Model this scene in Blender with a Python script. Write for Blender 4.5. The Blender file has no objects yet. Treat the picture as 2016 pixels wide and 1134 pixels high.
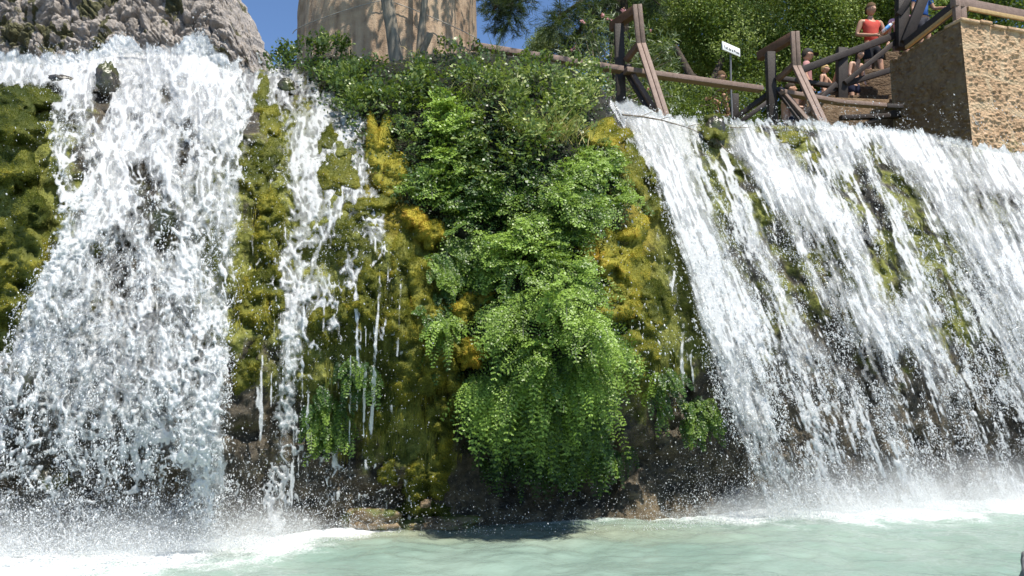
import bpy, bmesh, math, random
import numpy as np
from math import radians, sin, cos, pi

# ------------------------------------------------------------------ camera, sky, sun
SC = bpy.context.scene
COL = SC.collection
F, CX, CY = 1522.0, 1008.0, 567.0          # the photograph is 2016 x 1134
CAMZ, HOR = 1.2, 750.0
PITCH = math.atan((HOR - CY) / F)
cam = bpy.data.cameras.new('camera')
cam.sensor_width = 36.0
cam.lens = 36.0 * F / 2016.0
cam.clip_start = 0.05
cam.clip_end = 3000.0
camo = bpy.data.objects.new('camera', cam)
COL.objects.link(camo)
camo.location = (0, 0, CAMZ)
camo.rotation_euler = (radians(90) + PITCH, 0, 0)
SC.camera = camo

SUN_H = np.array([0.60, -0.80]); SUN_EL = radians(63)
world = bpy.data.worlds.new('World'); SC.world = world
world.use_nodes = True
_nt = world.node_tree
_bg = _nt.nodes['Background']
_sky = _nt.nodes.new('ShaderNodeTexSky')
_sky.sky_type = 'NISHITA'; _sky.sun_disc = False
_sky.sun_elevation = SUN_EL
_sky.sun_rotation = math.atan2(SUN_H[0], SUN_H[1])
_sky.air_density = 1.0; _sky.dust_density = 0.0; _sky.ozone_density = 6.0; _sky.altitude = 1200
_nt.links.new(_sky.outputs[0], _bg.inputs[0])
_bg.inputs[1].default_value = 0.115
sun = bpy.data.lights.new('sun', 'SUN'); sun.energy = 5.0; sun.angle = radians(0.5); sun.color = (1.0, 0.95, 0.86)
suno = bpy.data.objects.new('sun', sun); COL.objects.link(suno)
SUN = np.array([SUN_H[0] * cos(SUN_EL), SUN_H[1] * cos(SUN_EL), sin(SUN_EL)])
from mathutils import Vector, Matrix
suno.rotation_euler = Vector(SUN).to_track_quat('Z', 'Y').to_euler()
SC.view_settings.view_transform = 'Standard'
SC.view_settings.look = 'None'
SC.view_settings.gamma = 1.0
SC.view_settings.exposure = 0.64
SC.cycles.max_bounces = 7
SC.cycles.diffuse_bounces = 3
SC.cycles.glossy_bounces = 2
SC.cycles.transmission_bounces = 3
SC.cycles.transparent_max_bounces = 24
SC.cycles.use_denoising = True
SC.cycles.sample_clamp_indirect = 6.0
SC.cycles.use_adaptive_sampling = True
SC.cycles.adaptive_threshold = 0.02

RNG = np.random.default_rng(7)
random.seed(5)

# ------------------------------------------------------------------ pixel -> point on a plane of depth Y
def ray(px, py):
    px = np.asarray(px, float); py = np.asarray(py, float)
    px, py = np.broadcast_arrays(px, py); a = (px - CX) / F; b = (CY - py) / F
    return np.stack([a, cos(PITCH) - b * sin(PITCH), sin(PITCH) + b * cos(PITCH)], -1)

def at(px, py, Y):
    d = ray(px, py)
    s = np.asarray(Y, float) / d[..., 1]
    return d * s[..., None] + np.array([0, 0, CAMZ])

def V(px, py, Y):
    return Vector(at(px, py, Y))

def water_depth(py):                        # where the ray through row py meets the pool, z = 0
    d = ray(CX, py)
    return d[..., 1] * (-CAMZ / d[..., 2])

# ------------------------------------------------------------------ noise
def _h(ix, iy, iz, seed):
    h = (ix.astype(np.int64) * 374761393 + iy.astype(np.int64) * 668265263 + iz.astype(np.int64) * 2147483647 + seed * 974711) & 0xFFFFFFFF
    h = ((h ^ (h >> 13)) * 1274126177) & 0xFFFFFFFF
    h = ((h ^ (h >> 16)) * 2246822519) & 0xFFFFFFFF
    h = h ^ (h >> 15)
    return h.astype(np.float64) / 4294967295.0

def vnoise(p, seed=0):
    p = np.asarray(p, float)
    i = np.floor(p).astype(np.int64); f = p - i
    f = f * f * f * (f * (f * 6 - 15) + 10)
    r = 0
    for dx in (0, 1):
        wx = f[..., 0] if dx else 1 - f[..., 0]
        for dy in (0, 1):
            wy = f[..., 1] if dy else 1 - f[..., 1]
            for dz in (0, 1):
                wz = f[..., 2] if dz else 1 - f[..., 2]
                r = r + wx * wy * wz * _h(i[..., 0] + dx, i[..., 1] + dy, i[..., 2] + dz, seed)
    return r * 2 - 1

def fbm(p, octaves=4, seed=0, gain=0.5, lac=2.03):
    a, r, t = 1.0, 0, 0
    p = np.asarray(p, float)
    for o in range(octaves):
        r = r + a * vnoise(p, seed + o * 17); t += a
        a *= gain; p = p * lac + 11.3
    return r / t * 1.6

def p3(a, b, c=0.0):
    a = np.asarray(a, float)
    return np.stack([a, np.broadcast_to(b, a.shape), np.broadcast_to(c, a.shape)], -1)

def worley(p, seed=0, dim=2):
    """F1, F2 and the cell's random number."""
    p = np.asarray(p, float)
    i = np.floor(p).astype(np.int64)
    f1 = np.full(p.shape[:-1], 9.0); f2 = f1.copy(); idn = np.zeros_like(f1)
    rng = (-1, 0, 1)
    for dx in rng:
        for dy in rng:
            for dz in (rng if dim == 3 else (0,)):
                cx, cy, cz = i[..., 0] + dx, i[..., 1] + dy, i[..., 2] + dz
                d = (cx + _h(cx, cy, cz, seed) - p[..., 0]) ** 2 + (cy + _h(cx, cy, cz, seed + 1) - p[..., 1]) ** 2
                if dim == 3:
                    d = d + (cz + _h(cx, cy, cz, seed + 2) - p[..., 2]) ** 2
                d = np.sqrt(d)
                nid = _h(cx, cy, cz, seed + 3)
                c = d < f1
                f2 = np.where(c, f1, np.minimum(f2, d))
                idn = np.where(c, nid, idn); f1 = np.where(c, d, f1)
    return f1, f2, idn

def sstep(a, b, x):
    t = np.clip((x - a) / (b - a), 0, 1)
    return t * t * (3 - 2 * t)

def interp(xs, pts):
    a = np.array(pts, float)
    return np.interp(xs, a[:, 0], a[:, 1])

def poly_sd(px, py, poly):
    """Signed distance in picture units, inside positive."""
    px = np.asarray(px, float); py = np.asarray(py, float)
    d = np.full(px.shape, 1e9); ins = np.zeros(px.shape, bool)
    n = len(poly)
    for k in range(n):
        x1, y1 = poly[k]; x2, y2 = poly[(k + 1) % n]
        ex, ey = x2 - x1, y2 - y1
        t = np.clip(((px - x1) * ex + (py - y1) * ey) / (ex * ex + ey * ey + 1e-9), 0, 1)
        d = np.minimum(d, np.hypot(px - x1 - t * ex, py - y1 - t * ey))
        c = ((y1 > py) != (y2 > py)) & (px < (x2 - x1) * (py - y1) / (y2 - y1 + 1e-12) + x1)
        ins ^= c
    return np.where(ins, d, -d)

def line_d(px, py, pts):
    d = np.full(np.shape(px), 1e9)
    for (x1, y1), (x2, y2) in zip(pts[:-1], pts[1:]):
        ex, ey = x2 - x1, y2 - y1
        t = np.clip(((px - x1) * ex + (py - y1) * ey) / (ex * ex + ey * ey + 1e-9), 0, 1)
        d = np.minimum(d, np.hypot(px - x1 - t * ex, py - y1 - t * ey))
    return d

def unit(v):
    return v / np.maximum(np.linalg.norm(v, axis=-1, keepdims=True), 1e-9)

# ------------------------------------------------------------------ objects
def tag(o, label=None, cat=None, group=None, kind=None):
    if label: o['label'] = label
    if cat: o['category'] = cat
    if group: o['group'] = group
    if kind: o['kind'] = kind
    return o

def mesh(name, verts, faces, mat=None, parent=None, smooth=True, attrs=None, mats=None, midx=None):
    """verts (N,3); faces an (M,k) array or a list of such arrays."""
    me = bpy.data.meshes.new(name)
    verts = np.asarray(verts, np.float32).reshape(-1, 3)
    fl = faces if isinstance(faces, list) else [faces]
    fl = [np.asarray(f, np.int32) for f in fl if len(f)]
    loops = np.concatenate([f.reshape(-1) for f in fl]) if fl else np.zeros(0, np.int32)
    tot = np.concatenate([np.full(len(f), f.shape[1], np.int32) for f in fl]) if fl else np.zeros(0, np.int32)
    start = np.concatenate([[0], np.cumsum(tot)[:-1]]).astype(np.int32) if len(tot) else tot
    me.vertices.add(len(verts)); me.vertices.foreach_set('co', verts.reshape(-1))
    me.loops.add(len(loops)); me.loops.foreach_set('vertex_index', loops)
    me.polygons.add(len(tot)); me.polygons.foreach_set('loop_start', start)
    me.polygons.foreach_set('loop_total', tot)
    if midx is not None:
        me.polygons.foreach_set('material_index', np.asarray(midx, np.int32))
    me.update(calc_edges=True)
    if smooth:
        me.polygons.foreach_set('use_smooth', np.ones(len(tot), bool))
    for k, v in (attrs or {}).items():
        a = me.attributes.new(k, 'FLOAT', 'POINT')
        a.data.foreach_set('value', np.asarray(v, np.float32).reshape(-1))
    for m in (mats or ([mat] if mat else [])):
        me.materials.append(m)
    me.validate()
    o = bpy.data.objects.new(name, me); COL.objects.link(o)
    if parent is not None: o.parent = parent
    return o

def empty(name, loc, label, cat, group=None):
    o = bpy.data.objects.new(name, None); COL.objects.link(o)
    o.location = loc; o.empty_display_size = 0.1
    tag(o, label, cat, group)
    return o

def adopt(o, parent):
    """Parent without moving: parent has no rotation or scale."""
    o.parent = parent
    o.location = Vector(o.location) - Vector(parent.location)
    return o

def grid_faces(nr, nc):
    i = np.arange(nr * nc).reshape(nr, nc)
    return np.stack([i[:-1, :-1], i[1:, :-1], i[1:, 1:], i[:-1, 1:]], -1).reshape(-1, 4)

class MB:
    """Gathers pieces of one mesh."""
    def __init__(s): s.v = []; s.f4 = []; s.f3 = []; s.n = 0; s.a = []
    def add(s, v, f, a=0.5):
        v = np.asarray(v, float).reshape(-1, 3); f = np.asarray(f)
        (s.f4 if f.shape[1] == 4 else s.f3).append(f + s.n)
        s.v.append(v); s.a.append(np.broadcast_to(a, (len(v),)).astype(float)); s.n += len(v)
    def box(s, c, x, y, z, a=0.5):
        """c centre, x y z half-axis vectors"""
        c, x, y, z = (np.array(q, float) for q in (c, x, y, z))
        v = [c + i * x + j * y + k * z for k in (-1, 1) for j in (-1, 1) for i in (-1, 1)]
        s.add(v, [[0, 2, 3, 1], [4, 5, 7, 6], [0, 1, 5, 4], [2, 6, 7, 3], [0, 4, 6, 2], [1, 3, 7, 5]], a)
    def beam(s, p, q, w, h, up=(0, 0, 1), a=0.5):
        p, q, up = np.array(p, float), np.array(q, float), np.array(up, float)
        d = unit(q - p); sx = np.cross(d, up); sx = unit(sx); uy = np.cross(sx, d)
        s.box((p + q) / 2, (q - p) / 2, sx * w / 2, uy * h / 2, a)
    def tube(s, pts, rad, n=8, a=0.5, cap=True):
        pts = np.array(pts, float); rad = np.broadcast_to(rad, (len(pts),)).astype(float)
        t = unit(np.gradient(pts, axis=0))
        ref = np.array([0.31, 0.22, 0.92]); u = unit(np.cross(t, ref)); w = np.cross(t, u)
        an = np.linspace(0, 2 * pi, n, endpoint=False)
        v = pts[:, None] + rad[:, None, None] * (np.cos(an)[None, :, None] * u[:, None] + np.sin(an)[None, :, None] * w[:, None])
        m = len(pts); i = np.arange(m * n).reshape(m, n); j = np.roll(i, -1, 1)
        f = np.stack([i[:-1], i[1:], j[1:], j[:-1]], -1).reshape(-1, 4)
        s.add(v.reshape(-1, 3), f, a)
        if cap:
            for r, sgn in ((0, 1), (m - 1, -1)):
                b = s.n; ring = v[r]
                s.add(np.vstack([ring, ring.mean(0)]), np.array([[k, n, (k + 1) % n][::sgn] for k in range(n)]), a)
    def ball(s, c, r, seg=10, rings=7, a=0.5):
        c = np.array(c, float); r = np.broadcast_to(r, (3,))
        th = np.linspace(0.02, pi - 0.02, rings); ph = np.linspace(0, 2 * pi, seg, endpoint=False)
        T, P = np.meshgrid(th, ph, indexing='ij')
        v = np.stack([np.sin(T) * np.cos(P), np.sin(T) * np.sin(P), np.cos(T)], -1) * r + c
        i = np.arange(rings * seg).reshape(rings, seg); j = np.roll(i, -1, 1)
        s.add(v.reshape(-1, 3), np.stack([i[:-1], i[1:], j[1:], j[:-1]], -1).reshape(-1, 4), a)
    def build(s, name, mat, parent=None, smooth=False, origin=None, bevel=0.0, attrs=None):
        v = np.concatenate(s.v)
        if origin is not None: v = v - np.array(origin)
        fs = [np.concatenate(q) for q in (s.f4, s.f3) if q]
        at_ = {'rnd': np.concatenate(s.a)}
        o = mesh(name, v, fs, mat, None, smooth, at_)
        if origin is not None: o.location = origin
        if parent is not None: adopt(o, parent)
        if bevel:
            b = o.modifiers.new('bevel', 'BEVEL'); b.width = bevel; b.segments = 2; b.limit_method = 'ANGLE'
        return o

# ------------------------------------------------------------------ materials
class Mat:
    def __init__(s, name):
        s.m = bpy.data.materials.new(name); s.m.use_nodes = True
        s.nt = s.m.node_tree; s.nt.nodes.clear()
        s.out = s.n('ShaderNodeOutputMaterial')
    def n(s, t, **kw):
        o = s.nt.nodes.new(t)
        for k, v in kw.items(): setattr(o, k, v)
        return o
    def l(s, a, b): s.nt.links.new(a, b)
    def attr(s, name):
        return s.n('ShaderNodeAttribute', attribute_name=name).outputs['Fac']
    def co(s, scale=(1, 1, 1)):
        g = s.n('ShaderNodeNewGeometry'); m = s.n('ShaderNodeMapping')
        m.inputs['Scale'].default_value = scale
        s.l(g.outputs['Position'], m.inputs['Vector'])
        return m.outputs[0]
    def noise(s, scale, detail=4, rough=0.55, vec=None, dist=0.0):
        o = s.n('ShaderNodeTexNoise')
        o.inputs['Scale'].default_value = scale; o.inputs['Detail'].default_value = detail
        o.inputs['Roughness'].default_value = rough; o.inputs['Distortion'].default_value = dist
        s.l(vec if vec is not None else s.co(), o.inputs['Vector'])
        return o.outputs['Fac']
    def ramp(s, fac, stops, interp='LINEAR'):
        r = s.n('ShaderNodeValToRGB'); r.color_ramp.interpolation = interp
        e = r.color_ramp.elements
        while len(e) > 1: e.remove(e[-1])
        e[0].position = stops[0][0]; e[0].color = tuple(stops[0][1]) + (1,)
        for p, c in stops[1:]:
            k = e.new(p); k.color = tuple(c) + (1,)
        s.l(fac, r.inputs[0]); return r.outputs[0]
    def mix(s, fac, a, b):
        o = s.n('ShaderNodeMix', data_type='RGBA')
        (s.l(fac, o.inputs[0]) if hasattr(fac, 'links') else setattr(o.inputs[0], 'default_value', fac))
        for q, sk in ((a, o.inputs[6]), (b, o.inputs[7])):
            if hasattr(q, 'links'): s.l(q, sk)
            else: sk.default_value = tuple(q) + (1,)
        return o.outputs[2]
    def math(s, op, a, b=None, c=None):
        o = s.n('ShaderNodeMath', operation=op)
        for q, sk in zip((a, b, c), o.inputs):
            if q is None: continue
            if hasattr(q, 'links'): s.l(q, sk)
            else: sk.default_value = q
        return o.outputs[0]
    def range(s, v, a, b, c=0.0, d=1.0):
        o = s.n('ShaderNodeMapRange'); o.interpolation_type = 'SMOOTHSTEP'
        s.l(v, o.inputs[0])
        for k, q in enumerate((a, b, c, d)): o.inputs[k + 1].default_value = q
        return o.outputs[0]
    def bump(s, h, strength=0.5, dist=0.02):
        b = s.n('ShaderNodeBump'); b.inputs['Strength'].default_value = strength; b.inputs['Distance'].default_value = dist
        s.l(h, b.inputs['Height']); return b.outputs[0]
    def pbsdf(s, color, rough=0.6, spec=0.5, normal=None, **kw):
        p = s.n('ShaderNodeBsdfPrincipled')
        if hasattr(color, 'links'): s.l(color, p.inputs['Base Color'])
        else: p.inputs['Base Color'].default_value = tuple(color) + (1,)
        if hasattr(rough, 'links'): s.l(rough, p.inputs['Roughness'])
        else: p.inputs['Roughness'].default_value = rough
        p.inputs['Specular IOR Level'].default_value = spec
        if normal is not None: s.l(normal, p.inputs['Normal'])
        for k, v in kw.items(): p.inputs[k].default_value = v
        return p.outputs[0]
    def shader_mix(s, fac, a, b):
        o = s.n('ShaderNodeMixShader')
        (s.l(fac, o.inputs[0]) if hasattr(fac, 'links') else setattr(o.inputs[0], 'default_value', fac))
        s.l(a, o.inputs[1]); s.l(b, o.inputs[2]); return o.outputs[0]
    def done(s, sh):
        s.l(sh, s.out.inputs[0]); return s.m

def simple_mat(name, c, rough=0.6, spec=0.4, var=0.15, scale=9.0):
    m = Mat(name)
    n = m.noise(scale, 5)
    c = np.array(c)
    col = m.ramp(n, [(0.3, c * (1 - var)), (0.7, np.minimum(c * (1 + var), 1))])
    return m.done(m.pbsdf(col, rough, spec, m.bump(n, 0.2, 0.01)))

def leaf_mat(name, stops, trans=0.35, rough=0.4, spec=0.45):
    m = Mat(name)
    col = m.ramp(m.attr('rnd'), stops)
    p = m.pbsdf(col, rough, spec)
    t = m.n('ShaderNodeBsdfTranslucent')
    tc = m.mix(0.55, col, (0.30, 0.42, 0.03))
    m.l(tc, t.inputs[0])
    return m.done(m.shader_mix(trans, p, t.outputs[0]))

def water_mat(name, white=0.92, glaze=0.5):
    """Torn white water: attribute 'mask' is how much froth there is, clear film between."""
    m = Mat(name)
    mk = m.attr('mask'); film = m.attr('film')
    fine = m.noise(95.0, 2, 0.6)
    v = m.math('ADD', mk, m.math('MULTIPLY', m.math('SUBTRACT', fine, 0.5), 0.34))
    froth = m.range(v, 0.28, 0.70)
    veil = m.math('MULTIPLY', film, m.range(v, -0.25, 0.45, 0.10, 0.42))
    froth = m.math('MAXIMUM', m.math('MULTIPLY', froth, 0.95), veil)
    col = m.ramp(v, [(0.2, (0.76, 0.775, 0.78)), (0.75, (0.89, 0.895, 0.90))])
    sparkle = m.noise(140.0, 2, 0.5)
    nrm = m.bump(sparkle, 0.8, 0.014)
    w = m.pbsdf(col, 0.16, 0.8, nrm)
    tl = m.n('ShaderNodeBsdfTranslucent'); tl.inputs[0].default_value = (0.82, 0.835, 0.84, 1)
    w = m.shader_mix(0.42, w, tl.outputs[0])
    tr = m.n('ShaderNodeBsdfTransparent'); tr.inputs[0].default_value = (0.97, 0.98, 0.98, 1)
    gl = m.n('ShaderNodeBsdfGlossy'); gl.inputs['Roughness'].default_value = 0.12
    m.l(nrm, gl.inputs['Normal'])
    fr = m.n('ShaderNodeFresnel'); fr.inputs[0].default_value = 1.33; m.l(nrm, fr.inputs['Normal'])
    clear = m.shader_mix(m.math('MULTIPLY', fr.outputs[0], film), tr.outputs[0], gl.outputs[0])
    return m.done(m.shader_mix(froth, clear, w))

# ================================================================== the tufa cliff (one surface, real depth everywhere)
LIP = [(-700, 118), (-350, 120), (0, 118), (100, 128), (250, 105), (400, 108), (450, 138), (520, 148), (560, 122), (640, 104), (760, 122),
       (850, 104), (950, 100), (1100, 122), (1180, 165), (1215, 212), (1300, 232), (1400, 243), (1600, 246), (1750, 256), (1830, 268),
       (1900, 288), (2016, 306), (2400, 330), (2800, 340)]
def lip(px): return interp(px, LIP)
WL = [(-700, 1078), (-300, 1076), (0, 1074), (250, 1068), (450, 1058), (650, 1044), (800, 1030), (950, 1034), (1100, 1030), (1300, 1022),
      (1500, 1005), (1750, 992), (2016, 980), (2400, 970), (2800, 965)]
ANC = []
for _x, _y in WL:
    ANC.append((_x, _y, float(water_depth(_y)))); ANC.append((_x, _y + 110, float(water_depth(_y))))
for _x in (-700, -300, 0, 230, 420):
    ANC += [(_x, 880, 5.72), (_x, 700, 5.78), (_x, 500, 6.1), (_x, 330, 6.55), (_x, 210, 7.15), (_x, 120, 7.95)]
ANC += [(40, 420, 5.85), (30, 270, 6.3), (40, 560, 5.85),
        (550, 900, 6.15), (550, 700, 6.0), (540, 500, 6.25), (540, 300, 6.9), (545, 180, 7.6), (545, 120, 8.3),
        (700, 950, 6.42), (690, 850, 6.4), (700, 700, 6.1), (700, 520, 6.2), (700, 380, 6.55), (700, 250, 7.2), (700, 160, 7.9), (700, 105, 8.5),
        (830, 930, 6.5), (840, 800, 6.35), (830, 650, 6.15), (830, 480, 6.35), (830, 360, 6.7), (830, 250, 7.15), (830, 150, 7.8), (850, 100, 8.5),
        (940, 990, 6.85), (930, 910, 6.95), (940, 700, 6.4), (930, 520, 6.72), (930, 400, 6.75), (940, 250, 7.1), (950, 130, 7.8), (950, 98, 8.4),
        (1080, 990, 7.0), (1080, 930, 7.15), (1080, 870, 6.85), (1080, 780, 6.15), (1080, 650, 5.98), (1080, 540, 6.15), (1080, 440, 6.5), (1080, 330, 6.7),
        (1080, 240, 7.1), (1090, 170, 7.5), (1100, 120, 8.2),
        (1220, 985, 7.05), (1220, 930, 7.15), (1220, 820, 6.75), (1220, 680, 6.35), (1220, 550, 6.5), (1210, 450, 6.75), (1210, 330, 7.15), (1205, 250, 7.6), (1200, 180, 8.5),
        (1320, 980, 7.05), (1320, 930, 7.15), (1320, 800, 6.95), (1320, 650, 6.85), (1320, 480, 7.15), (1310, 350, 7.7), (1290, 260, 8.5), (1260, 222, 9.1),
        (1450, 900, 7.15), (1450, 700, 7.25), (1450, 520, 7.7), (1450, 370, 8.4), (1450, 250, 9.3),
        (1700, 880, 7.55), (1700, 700, 7.75), (1700, 520, 8.2), (1700, 370, 9.0), (1700, 256, 9.9),
        (2016, 880, 8.05), (2016, 700, 8.3), (2016, 520, 8.9), (2016, 400, 9.6), (2016, 306, 10.7),
        (2400, 880, 8.4), (2400, 700, 8.7), (2400, 500, 9.4), (2400, 330, 11.2), (2800, 880, 8.6), (2800, 600, 9.3), (2800, 340, 11.6)]
_A = np.array(ANC)
_P = _A[:, :2] / 1000.0
def _tps(r): return np.where(r > 1e-9, r * r * np.log(np.maximum(r, 1e-9)), 0.0)
_K = _tps(np.linalg.norm(_P[:, None] - _P[None], axis=-1)) + np.eye(len(_P)) * 0.0025
_Q = np.hstack([np.ones((len(_P), 1)), _P])
_W = np.linalg.solve(np.block([[_K, _Q], [_Q.T, np.zeros((3, 3))]]), np.concatenate([_A[:, 2], np.zeros(3)]))
def _tps_eval(px, py):
    s = np.shape(px)
    q = np.stack([np.ravel(px), np.ravel(py)], -1) / 1000.0
    out = np.empty(len(q))
    for a in range(0, len(q), 20000):
        b = q[a:a + 20000]
        k = _tps(np.linalg.norm(b[:, None] - _P[None], axis=-1))
        out[a:a + 20000] = k @ _W[:len(_P)] + _W[-3] + b @ _W[-2:]
    return out.reshape(s)

GX0, GX1, GS = -640, 2640, 4
GY0, GY1 = 84, 1180
_gx = np.arange(GX0, GX1 + 1, GS); _gy = np.arange(GY0, GY1 + 1, GS)
_PX, _PY = np.meshgrid(_gx, _gy)
_PYc = np.maximum(_PY, lip(_PX) + 2)
_D0 = np.zeros(_PX.shape)
_cx = np.arange(GX0, GX1 + 17, 16); _cy = np.arange(GY0, GY1 + 17, 16)      # smooth: evaluate coarsely, then refine
_cD = _tps_eval(*np.meshgrid(_cx, _cy))
def _bil(arr, x0, y0, st, px, py):
    u = np.clip((np.asarray(px, float) - x0) / st, 0, arr.shape[1] - 1.001); v = np.clip((np.asarray(py, float) - y0) / st, 0, arr.shape[0] - 1.001)
    i = u.astype(int); j = v.astype(int); fu = u - i; fv = v - j
    return (arr[j, i] * (1 - fu) + arr[j, i + 1] * fu) * (1 - fv) + (arr[j + 1, i] * (1 - fu) + arr[j + 1, i + 1] * fu) * fv
_D0 = _bil(_cD, GX0, GY0, 16, _PX, _PYc)
_B = at(_PX, _PYc, _D0)
# bulges and drapery of the tufa
_bul = np.abs(fbm(_B * 1.9, 3, 3)); _lob = fbm(_B * 4.6 + 5, 3, 21)
_dr = fbm(_B * np.array([9, 3, 1.6]), 3, 33); _fin = fbm(_B * 17, 3, 41)
_low = sstep(1080, 900, _PY)
_disp = 0.16 * (_bul - 0.35) + 0.075 * _lob + 0.05 * _dr + 0.016 * _fin
_disp = _disp * (0.25 + 0.75 * _low) * (0.35 + 0.65 * sstep(0, 50, _PY - lip(_PX)))
_DEP = _D0 - _disp
def dep(px, py):
    py = np.maximum(py, lip(px) + 2)
    return _bil(_DEP, GX0, GY0, GS, px, py)
def dep0(px, py):
    py = np.maximum(py, lip(px) + 2)
    return _bil(_D0, GX0, GY0, GS, px, py)
def surf(px, py, off=0.0):
    """Point on the cliff, OFF metres in front of it."""
    return at(px, py, dep(px, py) - off)
def surf_n(px, py, e=10):
    a = at(px + e, py, dep0(px + e, py)) - at(px - e, py, dep0(px - e, py))
    b = at(px, py + e, dep0(px, py + e)) - at(px, py - e, dep0(px, py - e))
    n = unit(np.cross(a, b))
    return np.where(n[..., 1:2] > 0, -n, n)

_nr = 300
_v = np.linspace(0, 1, _nr)
_cxs = np.arange(-600, 2600 + 1, 4.0)
_CPX, _CV = np.meshgrid(_cxs, _v)
_CPY = lip(_CPX) + 2 + (1176 - lip(_CPX) - 2) * _CV
_pts = surf(_CPX, _CPY)
_back = [_pts[0] + np.array([0, 0.25 * k ** 1.6, 0.02 + 0.03 * k]) for k in (5, 4, 3, 2, 1)]
_pts = np.concatenate([np.stack(_back), _pts])
_CPXb = np.vstack([_CPX[:5], _CPX]); _CPYb = np.vstack([_CPY[:1]] * 5 + [_CPY])
# where moss grows (the plant's own cover): olive over the wet left-centre face, golden on the brow, thin low down
def blob(px, py, x, y, rx, ry, w=1.0): return w * np.exp(-(((px - x) / rx) ** 2 + ((py - y) / ry) ** 2))
def moss_cover(px, py):
    c = blob(px, py, 620, 500, 190, 330, 1.0) + blob(px, py, 30, 430, 110, 270, 1.1) + blob(px, py, 800, 620, 120, 330, .9)
    c = c + blob(px, py, 1240, 480, 90, 300, 1.1) + blob(px, py, 1330, 560, 60, 160, .5) + 0.50 * sstep(1230, 1300, px) * sstep(930, 600, py)
    c = c + 0.25 * (px < 480) * sstep(900, 500, py) + blob(px, py, 840, 960, 60, 90, .6)
    return c * sstep(1010, 880, py)
def moss_gold(px, py):
    g = blob(px, py, 760, 320, 60, 100, 1.2) + blob(px, py, 830, 440, 70, 50, 1.2) + blob(px, py, 930, 640, 70, 100, 1.1) + blob(px, py, 1220, 480, 80, 130, 1.2)
    g = g + blob(px, py, 1210, 280, 70, 60, 1.1) + blob(px, py, 850, 760, 60, 130, .7) + blob(px, py, 30, 560, 60, 130, .7)
    return g
def veg_dark(px, py):                       # dark humus under the ferns, blackened to paint in the shade of the gaps
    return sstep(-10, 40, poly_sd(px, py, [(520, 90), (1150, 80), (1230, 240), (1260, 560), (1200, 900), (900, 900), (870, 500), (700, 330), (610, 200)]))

_m = Mat('tufa')
_mo = _m.attr('moss'); _go = _m.attr('gold'); _dk = _m.attr('humus_shade')
_n1 = _m.noise(3.2, 6, 0.6); _n2 = _m.noise(13.0, 6, 0.65); _n3 = _m.noise(48.0, 4, 0.6)
_rock = _m.ramp(_m.math('ADD', _m.math('MULTIPLY', _n1, 0.5), _m.math('MULTIPLY', _n2, 0.5)),
                [(0.36, (0.018, 0.016, 0.013)), (0.48, (0.052, 0.043, 0.030)), (0.60, (0.12, 0.095, 0.062)), (0.74, (0.25, 0.20, 0.135))])
_moss = _m.ramp(_n2, [(0.3, (0.045, 0.055, 0.012)), (0.5, (0.14, 0.15, 0.028)), (0.7, (0.25, 0.245, 0.06))])
_gold = _m.ramp(_n2, [(0.3, (0.07, 0.055, 0.008)), (0.52, (0.19, 0.155, 0.014)), (0.72, (0.30, 0.235, 0.03))])
_mm = _m.mix(_m.range(_go, 0.25, 0.9), _moss, _gold)
_f = _m.range(_m.math('ADD', _mo, _m.math('MULTIPLY', _m.math('SUBTRACT', _n1, 0.5), 1.6)), 0.34, 0.62)
_c = _m.mix(_f, _rock, _mm)
_ta = _m.attr('tan')
_c = _m.mix(_m.math('MULTIPLY', _ta, _m.range(_n1, .35, .6)), _c, _m.ramp(_n2, [(0.3, (0.06, 0.045, 0.024)), (0.7, (0.17, 0.125, 0.068))]))
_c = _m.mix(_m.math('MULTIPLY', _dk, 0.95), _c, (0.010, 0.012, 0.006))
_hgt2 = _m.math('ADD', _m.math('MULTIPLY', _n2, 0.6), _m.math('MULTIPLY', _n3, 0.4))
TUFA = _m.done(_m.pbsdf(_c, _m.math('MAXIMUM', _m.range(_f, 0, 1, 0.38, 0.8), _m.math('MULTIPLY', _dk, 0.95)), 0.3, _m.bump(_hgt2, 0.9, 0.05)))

cliff = mesh('cliff', _pts.reshape(-1, 3), grid_faces(*_pts.shape[:2]), TUFA,
             attrs={'moss': moss_cover(_CPXb, _CPYb), 'gold': moss_gold(_CPXb, _CPYb), 'humus_shade': veg_dark(_CPXb, _CPYb), 'tan': .75 * sstep(930, 1000, _CPYb) * sstep(600, 720, _CPXb) * sstep(1480, 1380, _CPXb)})
tag(cliff, 'wet brown tufa rock face with olive moss standing over the pool', 'cliff', kind='structure')

# ------------------------------------------------------------------ pool
_xs = np.concatenate([np.linspace(-40, -7.5, 14)[:-1], np.arange(-7.5, 11.5, 0.035), np.linspace(11.5, 40, 12)[1:]])
_ys = np.concatenate([np.linspace(-30, 3.2, 10)[:-1], np.arange(3.2, 9.5, 0.03)])
_WX, _WY = np.meshgrid(_xs, _ys)
_w = 0.020 * fbm(p3(_WX * 2.2, _WY * 2.6), 3, 71) + 0.010 * fbm(p3(_WX * 6, _WY * 7.5), 3, 75)
# distance in front of the foot of the falls, on the picture's rows at that place
_d = np.stack([_WX, _WY, np.full(_WX.shape, -CAMZ)], -1)
def to_px(P):
    q = np.asarray(P, float) - np.array([0, 0, CAMZ])
    dz = q[..., 1] * cos(PITCH) + q[..., 2] * sin(PITCH)
    up = -q[..., 1] * sin(PITCH) + q[..., 2] * cos(PITCH)
    dz = np.where(np.abs(dz) < 0.3, 0.3, dz)
    return CX + F * q[..., 0] / dz, CY - F * up / dz
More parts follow.
